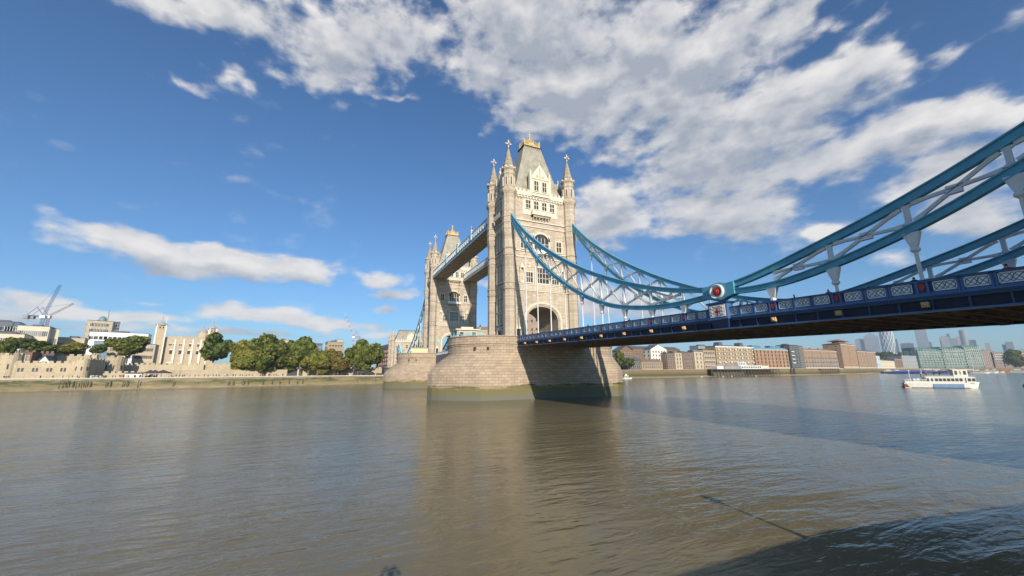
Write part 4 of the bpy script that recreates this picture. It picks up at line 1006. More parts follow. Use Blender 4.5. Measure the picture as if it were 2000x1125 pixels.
B('apartment_block','low brown brick block by the big riverside tree',1962,1978,692,4,5,BRN,24,cat='apartments',depth=18,ww=3,wh=2.2)
B('apartment_block','tan brick block at the extreme right of the far bank',1990,2030,690,8,5,ORB,24,cat='apartments',depth=18,ww=3,wh=2.4)
# --- distant towers
TG=brick('tower_panels',(.30,.33,.36),(.26,.29,.32),(.14,.16,.19),9,4.0,.6,stain=.1,sc1=.01,bump=0,rough=.3)
TG2=brick('tower_panels_dark',(.12,.15,.19),(.10,.13,.17),(.05,.06,.08),9,4.0,.6,stain=.1,sc1=.01,bump=0,rough=.3)
TG3=brick('tower_panels_pale',(.52,.52,.50),(.46,.46,.45),(.20,.22,.24),8,4.2,.8,stain=.05,sc1=.01,bump=0,rough=.4)
def sky(label,pl,pr,ytop,R=4300,mat=None,kind='box',cat='skyscraper',name='skyscraper'):
    a=at(pl,R,690); b=at(pr,R,690); L=math.hypot(b[0]-a[0],b[1]-a[1]); ang=math.atan2(b[1]-a[1],b[0]-a[0]); c=((a[0]+b[0])/2,(a[1]+b[1])/2)
    H=zat(c,ytop)-6; root=thing(name,label,cat,(c[0],c[1],6),ang); mb=MB(); mat=mat or TG
    if kind=='cyl': mb.lathe(0,0,[(L/2,0),(L/2,H)],24,mat)
    elif kind=='lattice':
        mb.lathe(0,0,[(L*.42,0),(L*.47,H*.5),(L*.45,H)],20,G2)
    else: mb.box(-L/2,L/2,-L/2,L/2,0,H*(.88 if kind=='pyr' else 1),mat)
    part('shaft',mb,root)
    if kind=='pyr':
        mb=MB(); mb.frus(-L/2,L/2,-L/2,L/2,H*.88,-L*.42,L*.42,-L*.42,L*.42,H*.91,mat); mb.frus(-L*.42,L*.42,-L*.42,L*.42,H*.91,-1,1,-1,1,H,TG); part('pyramid_roof',mb,root)
    if kind=='lattice':
        mb=MB(); n=11
        for k in range(n):
            for s in (1,-1):
                p=None
                for j in range(13):
                    a_=2*math.pi*k/n+s*j*.28; r=L*.46+ .04*L*math.sin(math.pi*j/12); q=(r*math.cos(a_),r*math.sin(a_),H*j/12)
                    if p: mb.tube(p,q,2.2 if s>0 else 1.1,WHT,4)
                    p=q
        part('diagonal_frame',mb,root)
    if kind in('box','cyl') and L>30:
        mb=MB(); mb.box(-L*.3,L*.3,-L*.3,L*.3,H,H+5,GRY); part('roof_plant',mb,root)
    return root
sky('square pale glass tower left of the pyramid topped one',1674,1692,663,mat=TG)
sky('broad grey tower with a pyramid roof on the far skyline',1692,1721,650,mat=TG,kind='pyr')
sky('round white tower wrapped in a diagonal lattice',1724,1752,640,R=3900,kind='lattice')
sky('thin dark tower just right of the lattice tower',1753,1758,662,R=4400,mat=TG2)
sky('dark blue slab block with a white right edge',1762,1788,671,R=3900,mat=TG2)
sky('tall slim grey tower rising above the green terraces',1795,1819,640,R=4000,mat=TG)
sky('short grey tower at the foot of the tall slim one',1818,1824,668,R=4000,mat=TG2)
sky('pale pink grey block with a flat top',1841,1860,658,R=4200,mat=TG3)
sky('dark slim tower peeping over the pale pink block',1857,1863,652,R=4500,mat=TG2)
sky('grey glass block left of the rounded tower',1860,1876,662,R=4100,mat=TG)
sky('cream slab beside the rounded tower',1875,1883,657,R=4200,mat=TG3)
sky('tall rounded blue grey tower on the right of the skyline',1882,1899,645,R=4100,mat=TG,kind='cyl')
sky('small grey tower tucked right of the rounded tower',1900,1912,664,R=4100,mat=TG2)
sky('short white stepped block under the open sky',1928,1938,670,R=2600,mat=TG3)
sky('grey pair tower standing alone near the right edge',1968,1984,668,R=3000,mat=TG)
sky('lower block against the lone pair tower',1961,1968,673,R=3000,mat=TG3)
sky('distant low block at the right edge',1995,2010,681,R=3000,mat=TG3)
# --- left bank city
B('office_block','white stone office with tall dark window bays behind the castle houses',24,88,637,13,4,CRM,170,cat='office',ww=3.0,wh=3.6,depth=25,mx=1.5,zt=1.5,zb=6)
B('office_block','lower white office wing at the left edge',-30,40,652,13,3,CRM,150,cat='office',ww=3.0,wh=3.2,depth=25,zb=6)
B('office_block','dark glass office at the far left edge',-40,27,628,10,4,TG2,230,cat='office',ww=4,wh=3,depth=20,zb=8)
B('office_block','pale ribbed office right of the crane base',88,108,643,7,1,CRM,175,cat='office',ww=1.4,wh=16,depth=20,zb=6,side=False)
B('office_block','long low dark roofed block between offices and castle',106,160,660,12,3,TAN,200,cat='office',ww=2.6,wh=2.2,depth=20,zb=6)
def dome(root,L,He,H,d):
    mb=MB(); mb.lathe(L*.55,4,[(L*.16,He-8),(L*.16,He+2),(L*.13,He+3.6),(L*.07,He+4.6),(.1,He+5)],16,M('verdigris2',(.17,.27,.27),.4,.2,.3)); mb.box(L*.72,L*.76,4,5,He,He+12,GRY); part('glass_dome',mb,root)
B('office_block','tall stepped stone building with a green glass dome',160,212,627,11,8,TAN,260,cat='office',ww=2.6,wh=2.6,depth=25,mx=3,zb=8,extra=dome)
B('office_block','dark blue grey tower behind the domed building',203,226,629,4,8,TG2,300,cat='office',ww=3,wh=2.6,depth=20,zb=8)
B('office_block','bright white modern office with ribbon windows behind the castle',168,284,650,12,3,M('bright_white',(.80,.80,.78),.5,.04,.2),160,cat='office',ww=5.0,wh=2.2,depth=20,zb=12)
B('office_block','blue glass lower storey block before the white office',178,225,667,10,2,G2,150,cat='office',ww=3,wh=2,fr=GRY,depth=8,zb=6)
for lab,pl,pr,yt,k,m in (('grey block behind the big riverside trees',540,566,664,260,TAN),('grey and blue glass block beyond the middle trees',612,628,671,260,TG2),('cream and brown apartment block between the trees',638,670,668,200,YEL),('pale green glass tower left of the red crane',655,668,664,240,TG3),('white block right of the red crane',700,714,664,300,TG3),('dark block behind the cream apartments',640,652,668,230,TG2)):
    B('office_block',lab,pl,pr,yt,5,5,m,k,cat='office',ww=2.4,wh=2.0,depth=15,zb=4)
B('red_brick_hotel','long red brick hotel block beside the far pier',735,775,672,11,6,RDB,90,22,cat='hotel',ww=1.6,wh=1.7,depth=22,roof='mansard',rh=3.2,rm=SLT)
bldg('quayside_hotel','pinkish stone building seen through the road arch of the nearer tower',1015,1085,350,330,606,7,6,M('pink_stone',(.50,.36,.27),.85,.15,.3),cat='building',depth=14,roof='mansard',rh=4,rm=TAN,ww=1.6,wh=2.0,fr=TAN,zb=3)
bldg('quayside_building','low tan building with pale arches glimpsed between the two bridge towers',905,966,330,320,637,9,3,TAN,cat='building',depth=12,ww=2.0,wh=2.0,wk='arch',fr=WHT,roof='gable',rh=3,rm=M('brown_tile2',(.30,.20,.13),.8,.2,1),zb=5)
# castle quarter
def castle_wall(label,pl,pr,k0,k1,ytop,name='castle_wall',slits=0,mat=None,merl=True,th=2.0,z0=None,cat='castle wall'):
    R0=landR(pl)+k0; R1=landR(pr)+k1; a,L,ang=frame_for(pl,pr,R0,R1); mid=(a[0]+L/2*math.cos(ang),a[1]+L/2*math.sin(ang)); zb=4.7 if z0 is None else z0
    H=zat(mid,ytop)-zb; root=thing(name,label,cat,(a[0],a[1],zb),ang); mb=MB(); m=mat or RAG
    mb.box(0,L,0,th,0,H-(.9 if merl else 0),m); part('wall',mb,root)
    if merl:
        mb=MB(); n=max(2,int(L/2.4))
        for k in range(n): x=L*(k+.5)/n; mb.box(x-.75,x+.75,0,.6,H-.9,H,m)
        part('battlement',mb,root)
    for k in range(slits):
        mb=MB(); x=L*(k+.5)/slits; mb.box(x-.9,x-.2,-.06,0,H*.42,H*.62,DK); mb.box(x+.2,x+.9,-.06,0,H*.42,H*.62,DK); part('window',mb,root)
    return root,L,H
def castle_tower(label,px,wpx,k,ytop,mat=None,n=16,z0=4.7,merl=True):
    R=landR(px)+k; x,y=at(px,R); r=wpx/2/FPX*R*math.cos(math.atan((px-1000)/FPX))**1*1.05*0.82
    H=zat((x,y),ytop)-z0; root=thing('castle_tower',label,'castle tower',(x,y,z0)); mb=MB(); m=mat or RAG
    mb.lathe(0,0,[(r*1.08,0),(r,H*.25),(r*.98,H-.9)],n,m); part('wall',mb,root)
    if merl:
        mb=MB()
        for k2 in range(8): mb.T=Matrix.Rotation(k2*math.pi/4,4,'Z'); mb.box(r*.72,r*.98,-r*.18,r*.18,H-.9,H,m)
        part('battlement',mb,root)
    mb=MB()
    for k2 in range(8): mb.T=Matrix.Rotation(k2*math.pi/4+.3,4,'Z'); mb.box(r*.9,r*1.04,-.18,.18,H*.4,H*.58,DK)
    part('arrow_slit',mb,root)
    return root
RAG=brick('ragstone',(.60,.50,.34),(.50,.41,.28),(.34,.27,.18),1.0,.5,.03,stain=.45,sc1=.12)
castle_wall('long pale outer castle wall with paired slit windows at the wharf',22,160,10,10,705,slits=5)
castle_tower('round castle tower with sloping foot at the left edge',14,36,16,690)
castle_tower('round castle tower ending the long pale wall',157,24,11,699)
castle_wall('battlemented block set above the right end of the long wall',123,168,22,22,692)
castle_wall('shadowed castle curtain wall stepping back from the corner tower',168,200,12,26,700)
castle_tower('square topped turret over the shadowed curtain wall',178,12,22,690,n=4)
castle_tower('broad round tower behind the low battlemented wall',219,34,34,695)
castle_wall('low battlemented wall at the wharf before the broad round tower',200,300,18,14,725)
castle_wall('inner castle curtain wall below the great keep',233,395,48,42,709)
castle_wall('outer castle wall behind the visitors on the wharf',330,560,16,16,722,merl=False)
castle_wall('inner curtain wall running behind the large dark tree',395,470,44,44,709)
castle_wall('tall narrow pale wall end beside the big trees',449,456,40,40,672)
castle_wall('castle wall glimpsed under the riverside trees',560,745,26,18,717)
a_=castle_wall('wide stone gate arch above the water gate',283,308,12,12,722,merl=False)
mb=MB(); L=a_[1]; mb.prism([(L*.25,0),(L*.75,0),(L*.75,1.2),(L*.6,2.1),(L*.4,2.1),(L*.25,1.2)],'y',-.1,0,DK); part('water_gate',mb,a_[0])
B('gatehouse','small square sandy castle tower left of the round crowned tree',207,228,672,3,4,RAG,70,cat='castle tower',ww=.9,wh=1.3,depth=12,fr=TAN)
B('barracks','tan stone barracks with regular dark windows left of the keep',258,300,673,7,3,TAN,95,cat='barracks',ww=1.7,wh=1.9,depth=14,fr=TAN,zb=6)
B('castle_house','brick house with chimneys behind the left round tower',33,60,689,5,2,RDB,32,cat='house',roof='flat',ww=1.2,wh=1.4,depth=9,zb=8,chim=2)
B('castle_house','dark roofed house with a red front above the long wall',66,96,690,5,1,BRN,36,cat='house',roof='gable',rh=3,depth=9,zb=9,chim=3)
B('castle_house','small white gabled house showing over the long wall',73,97,696,3,1,WHT,28,cat='house',roof='gablef',rh=3,rm=SLT,depth=6,zb=8.5,wh=1.0)
# great keep
def keep():
    R0,R1=399,402; a,L,ang=frame_for(298,402,R0,R1); z0=5
    mid=(a[0]+L/2*math.cos(ang),a[1]+L/2*math.sin(ang)); H=zat(mid,657)-z0
    root=thing('castle_keep','great pale stone keep with four capped corner turrets and rows of arched windows','castle keep',(a[0],a[1],z0),ang)
    KS=brick('keep_stone',(.62,.50,.35),(.52,.41,.29),(.42,.34,.24),1.2,.45,.03,stain=.25,sc1=.12); KW=M('keep_quoin',(.78,.71,.57),.85,.08,.5)
    D=34
    mb=MB(); mb.box(0,L,0,D,0,H-1.2,KS); part('wall',mb,root)
    mb=MB(); n=19
    for k in range(n): x=5+(L-8)*(k+.5)/n; mb.box(x-.5,x+.5,0,.6,H-1.2,H,KS); 
    for k in range(14): y=3+28*(k+.5)/14; mb.box(0,.6,y-.5,y+.5,H-1.2,H,KS)
    part('battlement',mb,root)
    for f in (.30,.47,.64,.80):
        mb=MB(); x=L*f; mb.box(x-.7,x+.7,-.7,0,0,H*.62,KW); mb.box(x-.5,x+.5,-.35,0,H*.62,H-2.2,KW); part('buttress',mb,root)
    for x,z,w,h in [(.215,.60,1.3,2.2),(.39,.60,1.3,2.2),(.555,.60,1.2,2.0),(.72,.60,1.2,2.0),(.20,.24,1.9,3.8),(.38,.24,1.6,2.8),(.56,.24,1.4,2.2),(.72,.24,1.4,2.2)]+[(.17,.78,.6,1),(.20,.78,.6,1),(.25,.78,.6,1),(.28,.78,.6,1),(.36,.78,.6,1),(.39,.78,.6,1),(.56,.78,1,1.4),(.72,.78,1,1.4)]:
        link('window',win_mesh(w*1.5,h*1.35,KW,G1,'arch'),root,(L*x+1,-.01,H*z-h*.67))
    for i,(x,y,r,dh,n) in enumerate(((0,0,3.0,7.5,4),(L,0,2.6,7.0,4),(L-1.5,D,3.2,6.5,12))):
        t=MB(); t.lathe(x,y,[(r*1.3,0),(r*1.25,H*.5),(r*1.2,H+dh)],n,KS)
        if n==4:
            for sx in (-1,1):
                for sy in (-1,1): q=r*.86; t.box(x+sx*q-.35,x+sx*q+.35,y+sy*q-.35,y+sy*q+.35,0,H+dh+.3,KW)
        tt=part('corner_turret',t,root)
        for c in (-.9,.9): 
            mb=MB(); mb.box(x+c-.3,x+c+.3,y-r*.95,y-r*.9,H+dh-2.6,H+dh-1.2,DK); part('window',mb,tt)
        mb=MB(); mb.lathe(x,y,[(r*1.3,H+dh),(r*1.3,H+dh+.3),(r*.95,H+dh+1.1),(r*.55,H+dh+2.0),(.25,H+dh+3.0),(.15,H+dh+3.4)],12,M('lead_cap',(.36,.38,.38),.5,.15,1)); mb.sphere((x,y,H+dh+4.0),.5,GD,6,4); mb.tube((x,y,H+dh+3),(x,y,H+dh+6.8),.12,DK,5); mb.box(x-.7,x+.7,y-.05,y+.05,H+dh+5.8,H+dh+6.4,GD); part('turret_cap',mb,tt)
    mb=MB(); mb.tube((L*.5*0+2.5,3,H),(2.5,3,H+14.5),.16,WHT,6); mb.box(2.5,2.58,1.2,3,H+11.5,H+13.5,WHT); part('flagpole',mb,root)
    mb=MB(); mb.box(L*.16,L*.36,-3.5,0,0,2.0,TB); mb.prism([(-3.5,2),(0,2),(0,4.2)],'x',L*.16,L*.36,TB); part('stair_hut',mb,root)
keep()
# tents and parasols on the wharf
CAN=M('dark_canvas',(.06,.055,.06),.8,.2,1)
for px,w,lab in ((292,5,'dark peaked tent beside the water gate arch'),(301,5,'dark peaked tent second from the water gate arch'),(317,7,'wide dark canopy tent at the foot of the keep wall')):
    x,y=at(px,landR(px)+7); r=thing('canopy_tent',lab,'tent',(x,y,4.9)); mb=MB(); mb.lathe(0,0,[(w*.62,2.2),(w*.6,2.5),(w*.25,3.3),(.05,4.0)],4,CAN); part('canopy',mb,r)
    mb=MB(); [mb.tube((sx*w*.4,sy*w*.4,0),(sx*w*.4,sy*w*.4,2.3),.06,WHT,4) for sx in(-1,1) for sy in (-1,1)]; part('pole',mb,r)
x,y=at(570,landR(570)+6); r=thing('kiosk','dark slanted kiosk shelter among the riverside trees','kiosk',(x,y,4.9),.1); mb=MB(); mb.prism([(-3,0),(3,0),(4,3.8),(-2.5,1.6)],'y',-1.5,1.5,CAN); part('shelter',mb,r); mb=MB(); mb.box(2.6,3.2,-1.6,-1.4,0,4,CRM); part('sign_board',mb,r)
x,y=at(262,landR(262)+6); r=thing('kiosk','low kiosk with a dark awning left of the tents','kiosk',(x,y,4.9),.1); mb=MB(); mb.box(-3,3,-1.2,1.2,0,2.2,WHT); part('hut',mb,r); mb=MB(); mb.box(-3.3,3.3,-1.6,1.4,2.2,2.7,CAN); part('awning',mb,r)
# parked vehicles by the far pier
def van(px,k,lab,cat,L,Hh,col,name):
    x,y=at(px,landR(px)+k); r=thing(name,lab,cat,(x,y,4.9),.12); mb=MB(); w=2.0 if L<8 else 2.5
    mb.prism([(-L/2,.4),(L/2,.4),(L/2,Hh*.55),(L/2-.5,Hh*.6),(L/2-1.3,Hh),(-L/2+.2,Hh),(-L/2,Hh*.8)],'y',-w/2,w/2,col); part('body',mb,r)
    mb=MB(); mb.box(-L/2+.5,L/2-1.4,-w/2-.03,-w/2,Hh*.55,Hh*.88,G1); mb.add([(L/2-.52,-w/2+.1,Hh*.62),(L/2-.52,w/2-.1,Hh*.62),(L/2-1.25,w/2-.1,Hh*.95),(L/2-1.25,-w/2+.1,Hh*.95)],[(0,1,2,3)],G1); part('window',mb,r)
    for dx in (-L/2+1.0,L/2-1.0):
        for s in (-1,1): mb=MB(); mb.T=Matrix.Translation((dx,s*(w/2-.1),.42))@Matrix.Rotation(math.pi/2,4,'X'); mb.lathe(0,0,[(.42,-.12),(.42,.12)],12,DK); mb.lathe(0,0,[(.22,-.14),(.22,.14)],8,GRY); part('wheel',mb,r)
BLK=M('black_paint',(.02,.02,.025),.3,.1,1); SIL=M('silver_paint',(.45,.46,.47),.35,.08,1,metal=.3)
van(707,9,'tall black coach parked under the tree by the far pier','coach',10,3.3,BLK,'coach'); van(722,8,'black van parked between the coach and the far pier','van',6,2.5,BLK,'parked_van'); van(742,7,'low black car nearest the far pier','car',4.6,1.5,BLK,'parked_car')
van(190,12,'small silver car by the shadowed castle wall','car',4.4,1.5,SIL,'parked_car'); van(196,14,'dark car behind the silver one by the castle wall','car',4.4,1.5,BLK,'parked_car')
van(1222,6,'white van on the quay right of the nearer pier','van',5.5,2.3,WHT,'parked_van'); van(1232,5,'dark red car on the quay beside the white van','car',4.5,1.5,RD,'parked_car')
# cranes
STB=M('crane_blue',(.12,.25,.42),.5,.15,1); STR=M('crane_red',(.50,.10,.09),.5,.15,1)
def lattice(mb,p,q,w,m,m2=None,n=14):
    p=Vector(p);q=Vector(q);d=(q-p).normalized(); s=d.cross(Vector((0,0,1)) if abs(d.z)<.95 else Vector((1,0,0))).normalized(); u=d.cross(s)
    c=[(s*a+u*b)*w/2 for a,b in ((-1,-1),(1,-1),(1,1),(-1,1))]
    for k in range(n):
        mm=m2 if (m2 and k%4>1) else m; A=p+(q-p)*(k/n); B_=p+(q-p)*((k+1)/n)
        for i in range(4): mb.tube(A+c[i],B_+c[i],w*.09,mm,4); mb.tube(A+c[i],B_+c[(i+1)%4],w*.06,mm,4)
def crane(lab,pbase,k,ybase,yj,tip,m,m2,w=2.0,pc=None):
    R=landR(pbase)+k; x,y=at(pbase,R,yj); z0=zat((x,y),ybase); zj=zat((x,y),yj); r=thing('tower_crane',lab,'crane',(x,y,0))
    h=at(tip[0],R,tip[1]); zt=zat(h,tip[1]); 
    mb=MB(); lattice(mb,(0,0,z0-25),(0,0,zj),w,m,m2,24); part('mast',mb,r)
    mb=MB(); mb.box(-w,w,-w,w,zj,zj+2.2,WHT); part('cab',mb,r)
    mb=MB(); T=Vector((h[0]-x,h[1]-y,zt)); lattice(mb,(0,0,zj+2),T,w*.8,m,m2,20); part('jib',mb,r)
    mb=MB(); dv=Vector((T.x,T.y,0)).normalized(); ap=Vector((0,0,zj+8))-dv*4; mb.tube((0,0,zj+2),ap,w*.15,m,4); mb.tube(-dv*8+Vector((0,0,zj+2)),ap,w*.12,m,4); mb.tube((0,0,zj+1.5),-dv*9+Vector((0,0,zj+1.5)),w*.3,m,4); bb=-dv*8+Vector((0,0,zj)); mb.box(bb.x-1.4,bb.x+1.4,bb.y-1.4,bb.y+1.4,zj-1,zj+1.6,GRY); mb.tube(ap,ap+(T-ap)*.97,.08,DK,3); part('counter_jib',mb,r)
crane('tall pale blue luffing crane with its jib raised steeply to the right',84,185,668,622,(118,556),STB,STB,1.5)
crane('blue and red luffing crane with a lower jib, just right of the tall blue one',94,200,640,622,(144,593),STR,STB,1.3)
crane('red and white luffing crane leaning left above the riverside trees',690,300,668,660,(674,613),STR,WHT,1.6)
# ------------------------------------------------------------------ trees
def crown_mesh(seed,n,cols,leaf=.085,flat=.92):
    g=np.random.default_rng(seed); K=26
    c=g.normal(size=(K,3)); c/=np.linalg.norm(c,axis=1)[:,None]; c*=g.uniform(.35,.74,(K,1)); c[:,2]=c[:,2]*.95; rad=g.uniform(.20,.38,K)
    w=rad**2; idx=g.choice(K,n,p=w/w.sum()); d=g.normal(size=(n,3)); d/=np.linalg.norm(d,axis=1)[:,None]
    p=c[idx]+d*rad[idx][:,None]*g.uniform(.72,1.06,(n,1)); 
    keep=p[:,2]>-.86; p=p[keep]; d=d[keep]; n=len(p)
    nn=d+g.normal(size=(n,3))*.55; nn/=np.linalg.norm(nn,axis=1)[:,None]
    a=np.cross(nn,g.normal(size=(n,3))); a/=np.linalg.norm(a,axis=1)[:,None]; b=np.cross(nn,a)
    s=leaf*g.uniform(.55,1.25,(n,1)); v=np.stack([p-a*s-b*s*.6,p+a*s-b*s*.6,p+a*s*.7+b*s*.7,p-a*s*.7+b*s*.7],1).reshape(-1,3)
    me=bpy.data.meshes.new('crown'); me.vertices.add(4*n); me.vertices.foreach_set('co',v.ravel()); me.loops.add(4*n); me.loops.foreach_set('vertex_index',np.arange(4*n)); me.polygons.add(n); me.polygons.foreach_set('loop_start',np.arange(0,4*n,4)); me.polygons.foreach_set('loop_total',np.full(n,4))
    me.polygons.foreach_set('material_index',g.integers(0,len(cols),n))
    for m in cols: me.materials.append(m)
    me.update(calc_edges=True); return me
def leafmat(name,c):
    m,t,p=newmat(name); pos=t.add('ShaderNodeNewGeometry').outputs['Position']
    nz=t.add('ShaderNodeTexNoise',{'Vector':pos,'Scale':.35,'Detail':3.0}).outputs[0]
    t.l.new(t.mix(t.mr(nz,.3,.7),tuple(x*.75 for x in c),tuple(min(1,x*1.35) for x in c)),p.inputs['Base Color']); p.inputs['Roughness'].default_value=.6; p.inputs['Specular IOR Level'].default_value=.25
    tr=t.add('ShaderNodeBsdfTranslucent',{0:tuple(x*1.2 for x in c)+(1,)}); mx=t.add('ShaderNodeMixShader',{0:.25,1:p.outputs[0],2:tr.outputs[0]}); t.l.new(mx.outputs[0],t.n['Material Output'].inputs[0]); return m
LG=[leafmat('leaf_green',(.13,.165,.030)),leafmat('leaf_olive',(.19,.19,.032)),leafmat('leaf_dark',(.065,.095,.020))]
LY=[leafmat('leaf_gold',(.25,.20,.035)),LG[1],LG[0]]; LDK=[LG[2],LG[0]]; LBR=[leafmat('leaf_brown',(.20,.13,.045)),LG[1]]
CR={'green':[crown_mesh(i,5200,LG) for i in (1,2)],'gold':[crown_mesh(i,5200,LY) for i in (3,4)],'dark':[crown_mesh(i,4200,LDK) for i in (5,6)],'brown':[crown_mesh(7,4200,LBR)]}
BARK=M('bark',(.13,.10,.07),.9,.25,2)
def tree(px,k,ytop,wpx,kind,lab,ybot=None,trunk=True,group=None,i=0,abs_R=None,name='tree'):
    R=abs_R or landR(px)+k; x,y=at(px,R,(ytop+(ybot or 715))/2); z0=zground(x,y); th=math.atan((px-1000)/FPX)
    r=wpx/2*R*math.cos(th)*math.cos(th)/FPX/math.cos(th)**1*1.08
    top=zat((x,y),ytop); zb=z0+(top-z0)*.16 if ybot is None else zat((x,y),ybot)
    root=thing(name,lab,'tree',(x,y,z0),0,group); cz=(top+zb)/2-z0; ch=(top-zb)/2
    me=CR[kind][i%len(CR[kind])]; c=link('crown',me,root,(0,0,cz),(px*1.7)%6.28); c.scale=(r/.95,r*.95/.95,ch/.9)
    mb=MB(); tr=max(.22,r*.07); mb.tube((0,0,-.3),(0,0,cz*.7),tr,BARK,7,tr*.6)
    for q in range(5): a=q*1.3+px; mb.tube((0,0,cz*.55+.3*q),(r*.5*math.cos(a),r*.5*math.sin(a),cz*1.0+.1*q*ch),tr*.45,BARK,5,tr*.15)
    part('trunk',mb,root)
    return root
T=[(6,40,666,34,'green','leafy tree at the far left edge above the round tower',704),(38,62,659,46,'dark','dark spreading tree below the white office',686),(84,58,667,58,'dark','broad dark tree behind the castle houses',692),(140,58,667,56,'gold','olive tree above the long castle wall',694),(190,60,673,26,'dark','small dark tree left of the square sandy tower',692),(253,55,655,62,'green','round crowned tree left of the keep',697),
(420,46,652,58,'dark','large dark tree hiding the right end of the keep',709),(478,20,662,62,'gold','leftmost of the large riverside plane trees',728),(520,17,654,76,'green','largest riverside plane tree with bright olive crown',727),(550,22,668,50,'gold','plane tree merging into the right side of the largest one',728),(588,18,657,62,'green','tall plane tree in the middle of the riverside row',718),(578,30,672,40,'brown','brownish plane tree behind the middle one',716),
(622,14,683,50,'gold','smaller yellowing tree right of the middle plane tree',728),(662,14,684,50,'brown','small brown tinged tree near the path',728),(645,24,679,44,'gold','small tree behind the two yellowing ones',725),(693,14,672,44,'green','left half of the tree pair by the parked coach',722),(715,12,664,54,'green','tall tree over the black coach beside the far pier',726),(500,19,659,66,'gold','leafy plane tree filling the gap between the two largest ones',728),(562,19,666,54,'green','rounded plane tree just left of the tall middle one',727),(605,20,674,44,'gold','lower plane tree right of the tall middle one',726),(738,20,672,30,'dark','dark tree squeezed against the red brick hotel',715),(632,12,708,18,'gold','bushy sapling on the wharf edge',734)]
for i,(px,k,yt,w,kd,lab,yb) in enumerate(T): tree(px,k,yt,w,kd,lab,yb,i=i)
for i,(px,k,yt,w,kd,lab,yb) in enumerate([(1210,14,684,20,'green','tree half hidden by the nearer pier',712),(1227,8,699,26,'dark','dark bush in front of the gabled warehouse',719),(1983,20,684,32,'dark','big dark tree between brick blocks at the right end',714),(1998,16,690,24,'brown','brown tree at the right edge of the far bank',714)]): tree(px,k,yt,w,kd,lab,yb,i=i)
labs=['leftmost','second','third','fourth','fifth','sixth','last']
for i,px in enumerate((1716,1729,1742,1756,1769,1781,1794)):
    tree(px,190,686+i%3,22,('brown','green','dark')[i%3],labs[i]+' of the hazy trees lined up under the lattice tower',708,i=i,group='trees below the distant towers',abs_R=1500)
# ------------------------------------------------------------------ people
def person_mesh(name,top,bot,skin=(.45,.28,.19),hair=(.03,.02,.015),arms=0):
    me=bpy.data.meshes.new(name)
    J=[(0,0,.95),(0,0,1.15),(0,0,1.38),(0,0,1.50),(0,0.02,1.60),(0,0.02,1.72),(.11,0,.90),(.12,.03,.50),(.13,-.02,.08),(.14,.12,.03),(-.11,0,.90),(-.12,-.03,.50),(-.13,.02,.08),(-.14,.16,.03),(.20,0,1.40),(.27,.02,1.12),(.25,.12,.88),(-.20,0,1.40),(-.27,.02,1.12),(-.25,.12,.88)]
    if arms: J[15]=(.26,.14,1.50);J[16]=(.08,.22,1.70);J[18]=(-.26,.14,1.50);J[19]=(-.08,.22,1.70); 
    E=[(0,1),(1,2),(2,3),(3,4),(4,5),(0,6),(6,7),(7,8),(8,9),(0,10),(10,11),(11,12),(12,13),(2,14),(14,15),(15,16),(2,17),(17,18),(18,19)]
    Rr=[.15,.14,.17,.065,.12 if arms else .10,.13 if arms else .085,.10,.07,.05,.05,.10,.07,.05,.05,.075,.05,.035,.075,.05,.035]
    me.from_pydata(J,E,[]); o=bpy.data.objects.new(name,me); C.objects.link(o); s=o.modifiers.new('s','SKIN')
    for v,r in zip(me.skin_vertices[0].data if me.skin_vertices else [],Rr): v.radius=(r,r*.85)
    if not me.skin_vertices:
        sl=me.attributes
    me2=None
    o.modifiers.new('u','SUBSURF').levels=1
    dg=bpy.context.evaluated_depsgraph_get(); me2=bpy.data.meshes.new_from_object(o.evaluated_get(dg)); bpy.data.objects.remove(o)
    for m in (top,bot,M('skin',skin,.6,.05,3),M('hair_dark',hair,.7,.1,3)): me2.materials.append(m)
    for p in me2.polygons:
        c=p.center; p.material_index=(3 if c.z>1.64 or (c.z>1.56 and c.y<0) else 2 if c.z>1.47 else 1 if c.z<.95 and abs(c.x)<.22 else 0)
        if abs(c.x)>.2 and c.z<.95: p.material_index=2
        if c.z<.09: p.material_index=3
        p.use_smooth=True
    me2.name=name; return me2
CL={k:M('cloth_'+k,c,.8,.15,4) for k,c in dict(black=(.02,.02,.025),navy=(.03,.05,.12),red=(.4,.05,.04),white=(.6,.6,.58),grey=(.2,.2,.2),denim=(.06,.10,.18),tan=(.35,.27,.17)).items()}
PM=[person_mesh('person',CL[a],CL[b]) for a,b in (('black','denim'),('red','black'),('white','navy'),('navy','tan'),('grey','black'),('black','black'))]
def person(x,y,z,rz,k,lab,group=None):
    o=link('person',PM[k],None,(x,y,z),rz); return tag(o,lab,'person',group)
rnd=random.Random(11)
bp=[(-57.5,5,'person in black on the deck beside the tower arch'),(-61.8,0,'person in a dark top between the first and second hangers from the tower'),(-78.4,0,'person in a black top a third of the way along the near parapet'),(-88.0,5,'person in black, left one of the pair at the low point of the chain'),(-88.9,0,'person in black, right one of the pair at the low point of the chain'),(-99.0,1,'person in red leaning at the parapet left of the round medallion'),(-100.2,5,'person in black next to the one in red left of the medallion'),(-106.7,5,'person in black just right of the crest pedestal'),(-107.5,5,'second person in black right of the crest pedestal'),(-108.6,4,'person in grey right of the crest pedestal'),(-112.3,5,'person in black between the first two red shields right of the medallion'),(-115.2,4,'person in grey by the second red shield right of the medallion'),(-118.1,0,'person in black with hat height head above the middle parapet panels'),(-121.0,5,'person in black at the third red shield right of the medallion'),(-125.6,1,'person in red nearest the right edge of the deck')]
for y,k,lab in bp:
    person(-8.75,y,14.31-0.0278*(-53-y)-1.5+.25,rnd.uniform(0,6.28),k,lab)
